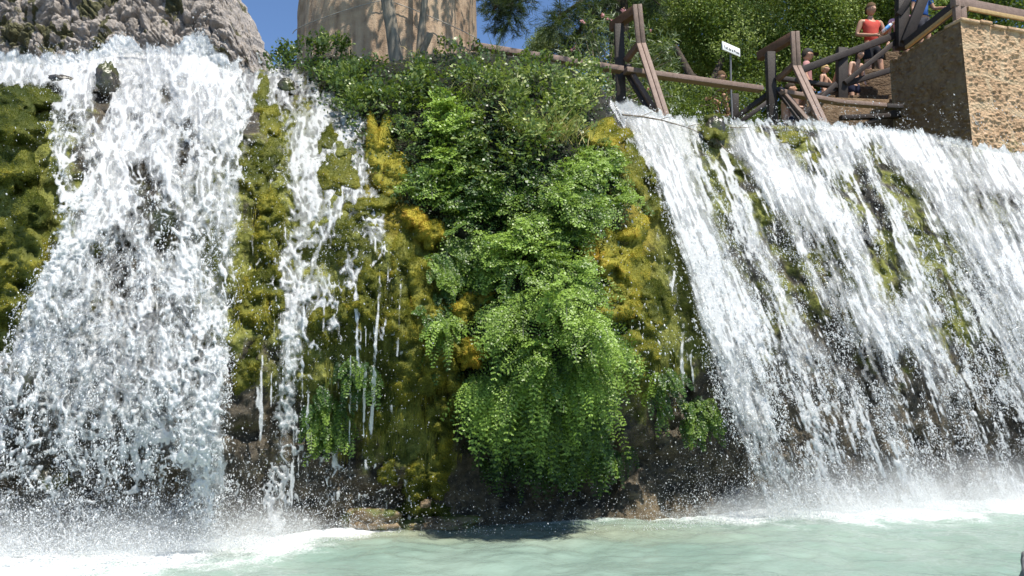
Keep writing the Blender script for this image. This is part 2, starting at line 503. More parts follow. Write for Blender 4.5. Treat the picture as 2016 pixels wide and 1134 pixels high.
# foot line of the cliff in world coordinates
_fx = np.linspace(-650, 2750, 500); _fp = at(_fx, interp(_fx, WL), water_depth(interp(_fx, WL)))
_foot = np.interp(_WX, _fp[:, 0], _fp[:, 1])
_gap = _foot - _WY                          # metres in front of the cliff's foot
_reach = np.interp(_WX, [-6, -2.4, -1.6, -1.0, -0.5, 0.6, 1.4, 2.2, 4, 7, 12], [1.8, 1.6, 1.1, 0.55, 0.14, 0.10, 0.32, 0.8, 1.15, 1.3, 1.3])
_fo = 1.05 - 1.15 * _gap / _reach + 0.34 * fbm(p3(_WX * 3, _WY * 3.5), 3, 81) + 0.18 * fbm(p3(_WX * 14, _WY * 16), 3, 85)
_fo = np.clip(_fo, -1, 1.3) - 1.2 * np.interp(_WX, [-1.7, -.9, -.5, .8, 1.5, 2.3], [0, .35, 1, 1, .4, 0])
_w = _w + 0.016 * sstep(0.1, 1.0, _fo) * (0.5 + fbm(p3(_WX * 9, _WY * 9), 3, 88))
_m = Mat('pool_water')
_fo_a = _m.attr('foam')
_fn = _m.noise(60.0, 3, 0.6)
_ff = _m.range(_m.math('ADD', _fo_a, _m.math('MULTIPLY', _m.math('SUBTRACT', _fn, 0.5), 1.3)), -0.25, 0.95)
_t1 = _m.noise(1.3, 3, 0.5)
_tur = _m.ramp(_t1, [(0.35, (0.195, 0.282, 0.232)), (0.65, (0.250, 0.332, 0.276))])
_sand = _m.attr('sand')
_tur = _m.mix(_sand, _tur, (0.30, 0.31, 0.21))
_c = _m.mix(_ff, _tur, (0.88, 0.90, 0.90))
_rip = _m.noise(14.0, 6, 0.68)
POOL = _m.done(_m.pbsdf(_c, _m.range(_ff, 0, 1, 0.09, 0.5), 0.5, _m.bump(_rip, 0.35, 0.03)))
_sd = np.clip(blob(_WX, _WY, -0.2, 6.35, 1.6, 0.35, 1.0), 0, 1) * 0.8
pool = mesh('pool_water', np.stack([_WX, _WY, _w], -1).reshape(-1, 3), grid_faces(*_WX.shape), POOL, attrs={'foam': _fo, 'sand': _sd})
tag(pool, 'milky turquoise pool water with white froth along the foot of the falls', 'water', kind='structure')

# ------------------------------------------------------------------ ground behind the lip
_gx2 = np.concatenate([np.linspace(-260, -14, 14)[:-1], np.linspace(-14, 18, 60), np.linspace(18, 260, 14)[1:]])
_lx = at(_fx, lip(_fx), dep(_fx, lip(_fx)))
_gt = np.array([0.0, 0.3, 0.7, 1.2, 2, 3, 4.5, 6.5, 10, 20, 60, 180, 500])
_GX, _GT = np.meshgrid(_gx2, _gt)
_gy0 = np.interp(_GX, _lx[:, 0], _lx[:, 1]) + 0.9
_gz0 = np.interp(_GX, _lx[:, 0], _lx[:, 2]) - 0.10
_GY = _gy0 + _GT
_rise = 0.16 * np.clip(_GT, 0, 12) * sstep(0.5, 3.0, _GX)
_GZ = _gz0 + _rise + 0.05 * fbm(p3(_GX, _GY), 3, 91) + 0.02 * np.minimum(_GT, 60)
_m = Mat('earth')
_n = _m.noise(6, 5)
EARTH = _m.done(_m.pbsdf(_m.ramp(_n, [(0.3, (0.05, 0.04, 0.025)), (0.7, (0.17, 0.14, 0.09))]), 0.9, 0.2, _m.bump(_n, 0.6, 0.05)))
ground = mesh('ground', np.stack([_GX, _GY, _GZ], -1).reshape(-1, 3), grid_faces(*_GX.shape), EARTH)
tag(ground, 'brown earth bank above the falls', 'ground', kind='structure')

# ------------------------------------------------------------------ mountain
_u = np.linspace(0, 1, 560); _vv = np.concatenate([np.linspace(-420, -60, 60)[:-1], np.linspace(-60, 190, 230), np.linspace(190, 330, 20)[1:]])
_U, _PYm = np.meshgrid(_u, _vv)
_edge = np.interp(_PYm, [-420, -60, 0, 45, 72, 100, 135, 330], [395, 462, 474, 498, 511, 524, 540, 600])
_edge = _edge + 4 * fbm(p3(_PYm / 14.0, 0.0), 3, 97)
_PXm = -900 + (_edge + 900) * (1 - (1 - _U) ** 1.35)
_Ym = 250.0 + (130 - _PYm) * 0.085 + 45 * sstep(0.86, 1.0, _U) ** 2 + 0.020 * np.abs(_PXm - 300)
_Mb = at(_PXm, _PYm, _Ym)
_w1 = _Mb + 4.0 * np.stack([fbm(_Mb / 14, 2, 111), fbm(_Mb / 14, 2, 112), fbm(_Mb / 14, 2, 113)], -1)
_f1, _f2, _i1 = worley(_w1 * np.array([1 / 9.0, 1 / 11.0, 1 / 14.0]), 120, 3)
_g1, _g2, _i2 = worley(_w1 * np.array([1 / 3.1, 1 / 4.0, 1 / 4.6]), 130, 3)
_big = fbm(_Mb / 38.0, 4, 140)
_crk = sstep(0.0, 0.16, _f2 - _f1)
_md = 7.0 * _big + 3.6 * (_i1 - 0.5) + 2.6 * (1 - _f1) + 1.6 * (_i2 - 0.5) + 1.3 * (1 - _g1) + 1.9 * _crk + 1.0 * np.abs(fbm(_w1 * np.array([1.2, 1.2, .45]), 4, 150)) + 1.1 * sstep(0, .2, _g2 - _g1)
_fade = sstep(1.0, 0.93, _U) * 0.8 + 0.2
_Mv = _Mb + _md[..., None] * _fade[..., None] * np.array([0.12, -0.85, 0.25])
_scrub = 0.8 * sstep(0.2, 0.5, fbm(_Mb / 7.0, 4, 160) + 0.5 * fbm(_Mb / 40, 2, 163) + 0.25 * (0.5 - _f1)) * sstep(-0.2, 0.2, _md / 6)
_scrub = np.maximum(_scrub, 0.8 * blob(_PXm, _PYm, 30, 55, 60, 45) * (0.6 + 0.8 * fbm(_Mb / 4, 3, 166)))
_m = Mat('limestone')
_sc = _m.attr('scrub')
_n = _m.noise(0.22, 8, 0.62); _n2 = _m.noise(0.9, 6, 0.65)
_k = _m.math('ADD', _m.math('MULTIPLY', _n, 0.5), _m.math('MULTIPLY', _n2, 0.5))
_r = _m.ramp(_k, [(0.32, (0.14, 0.127, 0.114)), (0.48, (0.30, 0.267, 0.238)), (0.66, (0.44, 0.395, 0.355))])
_gn = _m.ramp(_n2, [(0.3, (0.05, 0.05, 0.028)), (0.6, (0.115, 0.11, 0.055)), (0.75, (0.16, 0.15, 0.07))])
_s = _m.range(_m.math('ADD', _sc, _m.math('MULTIPLY', _m.math('SUBTRACT', _n2, 0.5), 1.3)), 0.35, 0.6)
LIME = _m.done(_m.pbsdf(_m.mix(_s, _r, _gn), 0.9, 0.2, _m.bump(_k, 1.0, 1.6)))
mountain = mesh('mountain', _Mv.reshape(-1, 3), grid_faces(*_Mv.shape[:2]), LIME, attrs={'scrub': _scrub})
tag(mountain, 'steep bare grey limestone mountain with dark scrub in its cracks', 'mountain', kind='structure')

# ================================================================== falling water
LEFT_POLY = [(-640, 60), (460, 60), (492, 200), (478, 300), (482, 400), (468, 520), (456, 640), (450, 800), (456, 960), (470, 1120), (-640, 1120),
             (-640, 700), (-40, 700), (10, 690), (30, 620), (72, 545), (105, 480), (122, 400), (104, 330), (88, 270), (92, 225), (108, 180), (0, 168), (-640, 170)]
RIGHT_POLY = [(1196, 196), (1235, 262), (1290, 350), (1322, 440), (1345, 540), (1378, 660), (1412, 790), (1450, 900), (1482, 960), (1500, 1030), (2640, 1030), (2640, 180), (1900, 180)]
# strokes: points, half-width, weight
LEFT_STROKES = [([(265, 335), (268, 340)], 22, -.55), ([(300, 390), (330, 470)], 34, -.50), ([(360, 250), (370, 300)], 22, -.35), ([(325, 180), (330, 190)], 16, -.5),
                ([(265, 235), (275, 260)], 16, -.30), ([(210, 160), (195, 230)], 20, -.6), ([(120, 230), (170, 330)], 34, -.28), ([(150, 340), (150, 420)], 24, -.35),
                ([(420, 290), (440, 330)], 24, -.30), ([(400, 470), (440, 560)], 30, -.34), ([(210, 480), (250, 560)], 40, -.22), ([(330, 620), (400, 650)], 40, -.20),
                ([(60, 760), (40, 860)], 46, -.24), ([(20, 960), (60, 1020)], 40, -.20), ([(100, 920), (120, 960)], 30, -.3), ([(340, 930), (345, 1040)], 24, -.42),
                ([(240, 950), (250, 1040)], 50, -.26), ([(150, 860), (300, 900)], 40, -.20), ([(440, 820), (445, 1000)], 14, .05),
                ([(30, 140), (200, 130)], 26, .35), ([(300, 150), (440, 160)], 36, .35), ([(260, 280), (200, 420), (130, 540)], 46, .22), ([(390, 780), (410, 960)], 40, .22),
                ([(380, 90), (400, 130)], 22, .35), ([(460, 130), (480, 320)], 20, -.2)]
RIGHT_STROKES = [([(1230, 235), (1320, 400), (1390, 560), (1450, 720), (1510, 900), (1530, 1000)], 46, .40), ([(1480, 290), (1600, 400), (1660, 470)], 44, .28),
                 ([(1215, 215), (1300, 240)], 20, .3), ([(1620, 260), (1700, 290), (1800, 300), (1960, 360)], 34, .28), ([(1660, 560), (1760, 640)], 50, .22),
                 ([(1400, 270), (1450, 330), (1520, 440), (1560, 530)], 26, -.52), ([(1330, 250), (1400, 330), (1440, 390)], 16, -.26), ([(1390, 360), (1470, 520), (1530, 640)], 26, -.40),
                 ([(1560, 300), (1620, 350), (1660, 400)], 20, -.34), ([(1680, 350), (1730, 450), (1760, 570)], 28, -.62), ([(1715, 290), (1790, 400), (1850, 560), (1880, 640)], 24, -.66),
                 ([(1560, 540), (1620, 640)], 30, -.36), ([(1590, 600), (1660, 700)], 26, -.25), ([(1640, 480), (1670, 560)], 22, -.4), ([(1860, 480), (1930, 620), (1970, 720)], 24, -.36),
                 ([(1500, 700), (1560, 860)], 40, -.36), ([(1610, 780), (1680, 920)], 50, -.26), ([(1780, 720), (1840, 900)], 34, -.42), ([(1900, 700), (2000, 900)], 44, -.34),
                 ([(1500, 256), (1600, 262)], 16, -.55), ([(1550, 268), (1610, 300)], 14, -.5), ([(1405, 255), (1410, 270)], 22, -.5), ([(1930, 380), (1990, 400)], 18, -.25), ([(1400, 760), (1440, 860)], 22, -.25)]
MID_STROKES = [([(520, 150), (600, 260), (640, 420), (620, 620)], 84, .34), ([(690, 300), (740, 500)], 50, .24), ([(490, 138), (560, 175), (690, 245)], 40, .42), ([(470, 128), (540, 150), (620, 190), (690, 245)], 22, .5),
               ([(560, 170), (590, 250), (604, 340), (598, 440), (584, 540)], 36, .62), ([(584, 520), (574, 620), (568, 740), (560, 820)], 26, .68), ([(560, 800), (548, 920), (540, 1050)], 26, .50), ([(690, 240), (706, 320), (722, 390)], 15, .66),
               ([(722, 380), (750, 420), (740, 460)], 16, .66), ([(500, 150), (486, 220), (470, 300)], 18, .55), ([(640, 200), (655, 280), (650, 360)], 20, .52), ([(600, 340), (660, 420), (600, 470)], 24, .48), ([(690, 470), (700, 540)], 18, .62),
               ([(690, 365), (692, 390)], 10, .55), ([(620, 520), (640, 600)], 18, .42), ([(650, 600), (655, 640)], 14, .5), ([(1300, 470), (1320, 540), (1330, 600)], 16, .45), ([(1290, 300), (1300, 380)], 16, .42), ([(530, 260), (525, 420)], 26, .2)]
THREADS = [([(740, 470), (748, 560), (738, 700), (730, 880)], 5, .85), ([(517, 700), (512, 900)], 4, .75), ([(790, 560), (782, 700)], 3.5, .7), ([(668, 640), (664, 900)], 3.5, .7), ([(1345, 640), (1342, 720), (1352, 830)], 6, .8), ([(700, 560), (705, 720)], 4, .7),
           ([(720, 640), (716, 860)], 3.5, .65), ([(610, 700), (604, 960)], 5, .7), ([(600, 560), (594, 800)], 5, .6), ([(545, 560), (532, 800)], 5, .62), ([(640, 520), (634, 760)], 4, .66), ([(765, 500), (760, 640)], 3.5, .6), ([(500, 420), (494, 560)], 4, .55), ([(528, 420), (530, 520)], 4, .5),
           ([(650, 680), (648, 860)], 3, .6), ([(690, 700), (688, 940)], 3, .6), ([(580, 800), (574, 1000)], 5, .7), ([(1300, 660), (1304, 780)], 3, .55), ([(1360, 700), (1376, 860)], 4, .6)]

def fall_sheet(name, label, x0, x1, y0, y1, step, cover, flow, off, disp, seed, mode):
    """A torn sheet of white water hanging OFF metres in front of the rock."""
    xs = np.arange(x0, x1 + 1, step); ys = np.arange(y0, y1 + 1, step)
    PX, PY = np.meshgrid(xs.astype(float), ys.astype(float))
    s, t = flow(PX, PY)                     # across and along the flow
    c = cover(PX, PY)
    wob = fbm(p3(s / 90, t / 120, seed), 3, seed)
    s2 = s + 16 * fbm(p3(s / 45, t / 70, seed + .5), 3, seed + 1); t2 = t + 22 * fbm(p3(s / 50, t / 60, seed + .7), 3, seed + 2)
    if mode == 'web':
        s3 = s + 34 * fbm(p3(s / 95, t / 120, seed + .2), 3, seed + 21); t3 = t + 40 * fbm(p3(s / 90, t / 110, seed + .4), 3, seed + 22)
        f1, f2, _ = worley(p3(s3 / 62, t3 / 84), seed + 3); e1 = 1 - sstep(0.0, 0.30, f2 - f1)
        f1b, f2b, _ = worley(p3(s2 / 26, t2 / 38), seed + 5); e2 = 1 - sstep(0.0, 0.32, f2b - f1b)
        f1c, f2c, _ = worley(p3(s2 / 11, t2 / 17), seed + 13); e3 = 1 - sstep(0.0, 0.45, f2c - f1c)
        st = fbm(p3(s2 / 14, t2 / 80), 4, seed + 7); big = fbm(p3(s / 130, t / 160, seed + .1), 3, seed + 23)
        fine = fbm(p3(s / 5, t / 9), 3, seed + 9)
        h = 0.42 * (e1 - 0.35) + 0.40 * (e2 - 0.38) + 0.28 * (e3 - 0.4) + 0.28 * st + 0.26 * fine + 0.34 * big
    else:
        st = fbm(p3(s2 / 12, t2 / 170), 4, seed + 7); st2 = fbm(p3(s / 4.5, t / 44), 3, seed + 8); big = fbm(p3(s / 60, t / 190, seed + .1), 3, seed + 23)
        f1b, f2b, _ = worley(p3(s2 / 12, t2 / 40), seed + 5); e2 = 1 - sstep(0.0, 0.5, f2b - f1b)
        fine = fbm(p3(s / 4, t / 11), 3, seed + 9)
        h = 0.38 * st + 0.36 * st2 + 0.18 * (e2 - 0.45) + 0.30 * fine + 0.44 * big
    mask = c + h + 0.16 * wob
    lump = fbm(p3(s / 18, t / 46), 3, seed + 11)
    o = off(PX, PY) + disp * (0.8 * h + 0.8 * lump + 0.25 * fine)
    P = at(PX, PY, dep0(PX, PY) - 0.06 - o)
    film = np.clip(sstep(0.0, 0.55, c), 0, 1)
    F_ = grid_faces(*PX.shape)
    mf = np.maximum.reduce([mask.reshape(-1)[F_[:, k]] for k in range(4)])
    F_ = F_[(mf > 0.18)]
    used = np.zeros(PX.size, bool); used[F_.reshape(-1)] = True
    re = np.cumsum(used) - 1
    ob = mesh(name, P.reshape(-1, 3)[used], re[F_], WATER, attrs={'mask': mask.reshape(-1)[used], 'film': film.reshape(-1)[used]})
    return tag(ob, label, 'waterfall', kind='structure')

WATER = water_mat('white_water')
def strokes(px, py, lst):
    r = np.zeros(np.shape(px))
    for pts, w, k in lst:
        r = r + k * np.exp(-(line_d(px, py, pts) / w) ** 2)
    return r
def left_cover(px, py):
    sd = poly_sd(px, py, LEFT_POLY)
    c = -0.9 + 1.60 * sstep(-30, 24, sd) + strokes(px, py, LEFT_STROKES)
    c = c - 0.30 * sstep(640, 960, py)
    top = lip(px) - 10 - 18 * np.abs(fbm(p3(px / 26, py / 60), 3, 201)) - 45 * np.exp(-((px - 392) / 26) ** 2) - 24 * np.exp(-((px - 235) / 22) ** 2)
    return c - 1.2 * sstep(6, -14, py - top)
def left_flow(px, py):
    return 460 + (px - 460) / (1 + 0.38 * np.clip(py - 130, 0, 2000) / 900), py * 0.9
def right_cover(px, py):
    sd = poly_sd(px, py, RIGHT_POLY)
    c = -0.9 + 1.64 * sstep(-26, 26, sd) + strokes(px, py, RIGHT_STROKES)
    c = c - 0.32 * sstep(620, 900, py)
    top = lip(px) - 2 - 14 * np.abs(fbm(p3(px / 18, py / 40), 3, 203)) - 16 * np.exp(-((px - 1240) / 30) ** 2)
    return c - 1.2 * sstep(5, -9, py - top)
def right_flow(px, py):
    k = 0.36 + 0.10 * np.clip((px - 1400) / 500, -0.4, 1.2)
    q = py - 230
    return px - (k + .06) * q + .00013 * q * np.abs(q), py * 1.0
def mid_cover(px, py):
    return -0.35 + 1.25 * np.clip(strokes(px, py, MID_STROKES), 0, 0.80) - 0.6 * sstep(8, -12, py - lip(px) + 4)
def thread_cover(px, py): return -0.56 + 1.22 * np.clip(strokes(px, py, [(q, w * .75, k) for q, w, k in THREADS]), 0, 0.76) + 0.30 * fbm(p3(px / 9, py / 46), 2, 541)
def mid_flow(px, py): return px + 0.05 * (py - 300), py
_oL = lambda px, py: 0.05 + 0.16 * sstep(120, 420, py) + 0.06 * sstep(500, 900, py)
_oR = lambda px, py: 0.03 + 0.10 * sstep(230, 420, py) + 0.10 * sstep(500, 900, py)
fall_sheet('waterfall', 'broad foaming left fall, its inner veil', -300, 520, 40, 1100, 3, lambda a, b: left_cover(a, b) - 0.16, left_flow, _oL, 0.030, 300, 'web')
fall_sheet('waterfall', 'broad foaming left fall, its outer torn net of froth', -300, 520, 40, 1100, 2, lambda a, b: left_cover(a, b) - 0.26, left_flow, lambda a, b: _oL(a, b) + 0.12, 0.034, 330, 'web')
fall_sheet('waterfall', 'thin white cascade over the mossy face beside the left fall', 440, 820, 90, 1070, 2, mid_cover, mid_flow, lambda a, b: 0.04 + 0.05 * sstep(500, 900, b), 0.022, 360, 'web')
fall_sheet('waterfall', 'thin trickle at the edge of the right cascade', 1270, 1390, 280, 880, 2, lambda a, b: np.maximum(mid_cover(a, b), thread_cover(a, b)), mid_flow, lambda a, b: 0.04 + 0 * a, 0.02, 365, 'streak')
fall_sheet('waterfall', 'fine threads of water hanging from the moss beside the thin cascade', 480, 810, 400, 1010, 2, thread_cover, mid_flow, lambda a, b: 0.10 + 0.06 * sstep(500, 900, b), 0.012, 367, 'streak')
fall_sheet('waterfall', 'wide slanting right cascade, its inner veil', 1170, 2300, 160, 1025, 3, lambda a, b: right_cover(a, b) - 0.26, right_flow, _oR, 0.020, 370, 'streak')
fall_sheet('waterfall', 'wide slanting right cascade, its outer streaks of spray', 1170, 2300, 160, 1025, 2, lambda a, b: right_cover(a, b) - 0.36, right_flow, lambda a, b: _oR(a, b) + 0.11, 0.022, 400, 'streak')

# ------------------------------------------------------------------ flying drops
_m = Mat('spray_drops')
_p = _m.pbsdf((0.80, 0.81, 0.82), 0.10, 0.9)
_t = _m.n('ShaderNodeBsdfTranslucent'); _t.inputs[0].default_value = (0.9, 0.92, 0.93, 1)
_tr = _m.n('ShaderNodeBsdfTransparent')
DROP = _m.done(_m.shader_mix(0.25, _m.shader_mix(0.4, _p, _t.outputs[0]), _tr.outputs[0]))
_OV = np.array([[1, 0, 0], [-1, 0, 0], [0, 1, 0], [0, -1, 0], [0, 0, 1], [0, 0, -1]], float)
_OF = np.array([[0, 2, 4], [2, 1, 4], [1, 3, 4], [3, 0, 4], [2, 0, 5], [1, 2, 5], [3, 1, 5], [0, 3, 5]])
def drops(name, label, px, py, Y, r, slope, stretch, seed):
    P = at(px, py, Y)
    ax = unit(np.stack([slope, -0.12 + 0 * slope, -np.ones_like(slope)], -1))
    ax = unit(ax + 0.35 * RNG.normal(size=ax.shape))
    u = unit(np.cross(ax, np.array([0.3, 1.0, 0.2]))); w = np.cross(ax, u)
    v = P[:, None] + r[:, None, None] * (_OV[None, :, 0:1] * u[:, None] + _OV[None, :, 1:2] * w[:, None] + _OV[None, :, 2:3] * stretch[:, None, None] * ax[:, None])
    f = _OF[None] + (np.arange(len(P)) * 6)[:, None, None]
    o = mesh(name, v.reshape(-1, 3), f.reshape(-1, 3), DROP)
    return tag(o, label, 'spray', kind='stuff')
def scatter(n, x0, x1, y0, y1, dens):
    px = RNG.uniform(x0, x1, n); py = RNG.uniform(y0, y1, n)
    k = RNG.uniform(0, 1, n) < dens(px, py)
    return px[k], py[k]
def _dl(px, py):
    c = left_cover(px, py); n = fbm(p3(px / 30, py / 34), 3, 501)
    d = 0.55 * sstep(-0.75, 0.1, c) + 0.35 * sstep(1000, 1080, py) * (px < 700)
    d = d + 0.03 * sstep(-1.9, -0.8, c)
    return d * (0.55 + 0.9 * n) * (0.35 + 0.65 * sstep(300, 800, py))
_px, _py = scatter(400000, -250, 560, 50, 1095, _dl)
_r = np.clip(np.exp(RNG.normal(-6.05, 0.55, len(_px))), 0.0011, 0.011)
drops('water_spray', 'white drops flying off the left fall', _px, _py, dep0(_px, _py) - 0.1 - RNG.gamma(2.0, 0.13, len(_px)), _r, -0.1 + 0 * _px, RNG.uniform(0.9, 2.6, len(_px)), 1)
def _dr2(px, py):
    c = right_cover(px, py); s, t = right_flow(px, py); n = fbm(p3(s / 16, t / 60), 3, 511)
    return (0.62 * sstep(-0.8, 0.1, c) + 0.05 * sstep(-1.3, -0.8, c)) * (0.5 + 1.0 * n) * (0.35 + 0.65 * sstep(260, 760, py))
_px, _py = scatter(380000, 1170, 2300, 185, 1020, _dr2)
_r = np.clip(np.exp(RNG.normal(-5.95, 0.5, len(_px))), 0.0011, 0.010)
drops('water_spray', 'white drops flying off the right cascade', _px, _py, dep0(_px, _py) - 0.08 - RNG.gamma(2.0, 0.13, len(_px)), _r, 0.38 + 0 * _px, RNG.uniform(1.0, 3.2, len(_px)), 2)
def _dm(px, py):
    d = 0.55 * blob(px, py, 655, 430, 100, 190) + 0.5 * blob(px, py, 570, 960, 110, 130) + 0.22 * blob(px, py, 720, 880, 120, 180) + 0.5 * blob(px, py, 600, 300, 120, 170) + 0.3 * blob(px, py, 650, 560, 110, 170) + .3 * blob(px, py, 1420, 900, 70, 130) + .12 * blob(px, py, 1330, 800, 120, 200)
    d = (d + 0.25 * blob(px, py, 560, 150, 90, 40) + 0.03 * sstep(600, 800, py)) * (1 - .97 * veg_dark(px, py))
    return d * (0.6 + 0.8 * fbm(p3(px / 14, py / 60), 3, 521))
_px, _py = scatter(75000, 440, 1480, 130, 1050, lambda a, b: _dm(a, b) * (b > lip(a) - 14))
_r = np.clip(np.exp(RNG.normal(-6.15, 0.5, len(_px))), 0.0010, 0.007)
drops('water_spray', 'fine drops falling past the mossy rock between the falls', _px, _py, dep0(_px, _py) - 0.05 - RNG.gamma(1.2, 0.10, len(_px)), _r, 0.02 + 0 * _px, RNG.uniform(0.9, 1.9, len(_px)), 3)
def _crest(px, py):
    h = lip(px) - py
    amp = 16 + 50 * np.exp(-((px - 392) / 24) ** 2) + 34 * np.exp(-((px - 235) / 30) ** 2) + 16 * fbm(p3(px / 20, 0.0), 3, 551)
    return np.exp(-np.maximum(h, 0) / np.maximum(amp * .45, 4)) * (h > -20) * (h < amp * 1.5) * .8 * ((px < 500) | (px > 1205)) * (1 - .7 * (px > 1750))
_px, _py = scatter(60000, -250, 2250, 20, 345, _crest)
_r = np.clip(np.exp(RNG.normal(-5.7, 0.5, len(_px))), 0.0014, 0.012)
drops('water_spray', 'drops thrown up along the lip of the falls', _px, _py, dep0(_px, lip(_px) + 4) - RNG.uniform(-.05, .3, len(_px)), _r, 0.1 * RNG.normal(size=len(_px)), RNG.uniform(0.9, 2.4, len(_px)), 5)
# mist of the finest drops where the water strikes the pool
_n = 190000
_px = RNG.uniform(-260, 2250, _n); _base = interp(_px, WL)
_hgt = np.where(_px < 800, 60, 62) * RNG.gamma(1.2, 0.55, _n)
_wt = np.interp(_px, [-260, 480, 640, 800, 1250, 1400, 1560, 2250], [1, 1, .35, .03, .04, .35, 1, 1])
_k = RNG.uniform(0, 1, _n) < _wt
_px, _base, _hgt = _px[_k], _base[_k], _hgt[_k]
_r = np.clip(np.exp(RNG.normal(-6.1, 0.4, len(_px))), 0.001, 0.006)
drops('water_spray', 'low white mist where the falls strike the pool', _px, _base + 22 - _hgt, np.maximum(dep0(_px, _base) - RNG.uniform(0.0, 0.85, len(_px)), 4.4), _r, 0 * _px, RNG.uniform(0.8, 1.5, len(_px)), 4)

_fxs = np.linspace(-330, 2300, 90); _wy = interp(_fxs, WL)
_fw = at(_fxs, _wy, water_depth(_wy)); _dir2 = unit(np.stack([np.gradient(_fw[:, 0]), np.gradient(_fw[:, 1]), 0 * _fxs], -1)); _nm = np.stack([_dir2[:, 1], -_dir2[:, 0], 0 * _fxs], -1)
def mist(label, a, b, dens, h):
    k = (_fxs >= a) & (_fxs <= b); f = _fw[k]; n = _nm[k]
    w = np.linspace(0, 1, k.sum()); ends = np.clip(np.interp(f[:, 0], [-9, -2.3, -1.35, 1.5, 2.9, 20], [1, 1, .10, .10, 1, 1]), 0, 1)
    prof = [(-.35, .03), (.95, .03), (.80, .55), (.35, 1.0), (-.35, 1.0)]
    V_ = np.stack([f + n * (q * (.4 + .6 * ends))[:, None] + np.array([0, 0, 1.0]) * np.maximum(.035, z * h * ends)[:, None] for q, z in prof], 1)
    m_, r_ = V_.shape[:2]; i = np.arange(m_ * r_).reshape(m_, r_); j = np.roll(i, -1, 1)
    o = mesh('mist', V_.reshape(-1, 3), [np.stack([i[:-1], j[:-1], j[1:], i[1:]], -1).reshape(-1, 4), np.array([i[0], i[-1][::-1]])], None)
    bm = bmesh.new(); bm.from_mesh(o.data); bmesh.ops.recalc_face_normals(bm, faces=bm.faces); bm.to_mesh(o.data); bm.free()
    m = Mat('mist_air'); nt = m.noise(2.6, 3, 0.6)
    g = m.n('ShaderNodeNewGeometry'); sx = m.n('ShaderNodeSeparateXYZ'); m.l(g.outputs['Position'], sx.inputs[0])
    fall = m.range(sx.outputs[2], 0.0, h, 1.0, 0.0)
    d = m.math('MULTIPLY', m.math('MULTIPLY', m.range(nt, .32, .68, .15, 1.0), fall), dens)
    v = m.n('ShaderNodeVolumePrincipled'); v.inputs['Color'].default_value = (.96, .97, .97, 1); v.inputs['Anisotropy'].default_value = .2
    m.l(d, v.inputs['Density']); m.l(v.outputs[0], m.out.inputs[1]); m.m.cycles.volume_step_rate = 1.0
    o.data.materials.append(m.m)
    return tag(o, label, 'mist', kind='stuff')
mist('soft white mist at the foot of the left fall', -330, 800, 2.0, .50)
mist('soft white mist at the foot of the right cascade', 1270, 2300, 2.2, .60)
SC.cycles.volume_step_rate = 1.5; SC.cycles.volume_max_steps = 128; SC.cycles.volume_bounces = 2

# ================================================================== plants on the rock
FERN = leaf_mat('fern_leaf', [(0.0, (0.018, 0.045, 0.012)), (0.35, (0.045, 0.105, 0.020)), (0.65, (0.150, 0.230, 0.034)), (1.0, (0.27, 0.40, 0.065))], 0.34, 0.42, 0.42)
BUSH = leaf_mat('bush_leaf', [(0.0, (0.020, 0.040, 0.012)), (0.4, (0.050, 0.095, 0.024)), (0.7, (0.14, 0.20, 0.050)), (1.0, (0.36, 0.40, 0.14))], 0.26, 0.40, 0.45)
STRAW = leaf_mat('grass_blade', [(0.0, (0.08, 0.12, 0.02)), (0.5, (0.25, 0.26, 0.06)), (1.0, (0.46, 0.36, 0.13))], 0.3, 0.5)
MOSS = leaf_mat('moss_blade', [(0.0, (0.045, 0.058, 0.010)), (0.3, (0.125, 0.130, 0.024)), (0.6, (0.265, 0.240, 0.032)), (0.85, (0.38, 0.300, 0.032)), (1.0, (0.42, 0.25, 0.04))], 0.2, 0.7, 0.2)

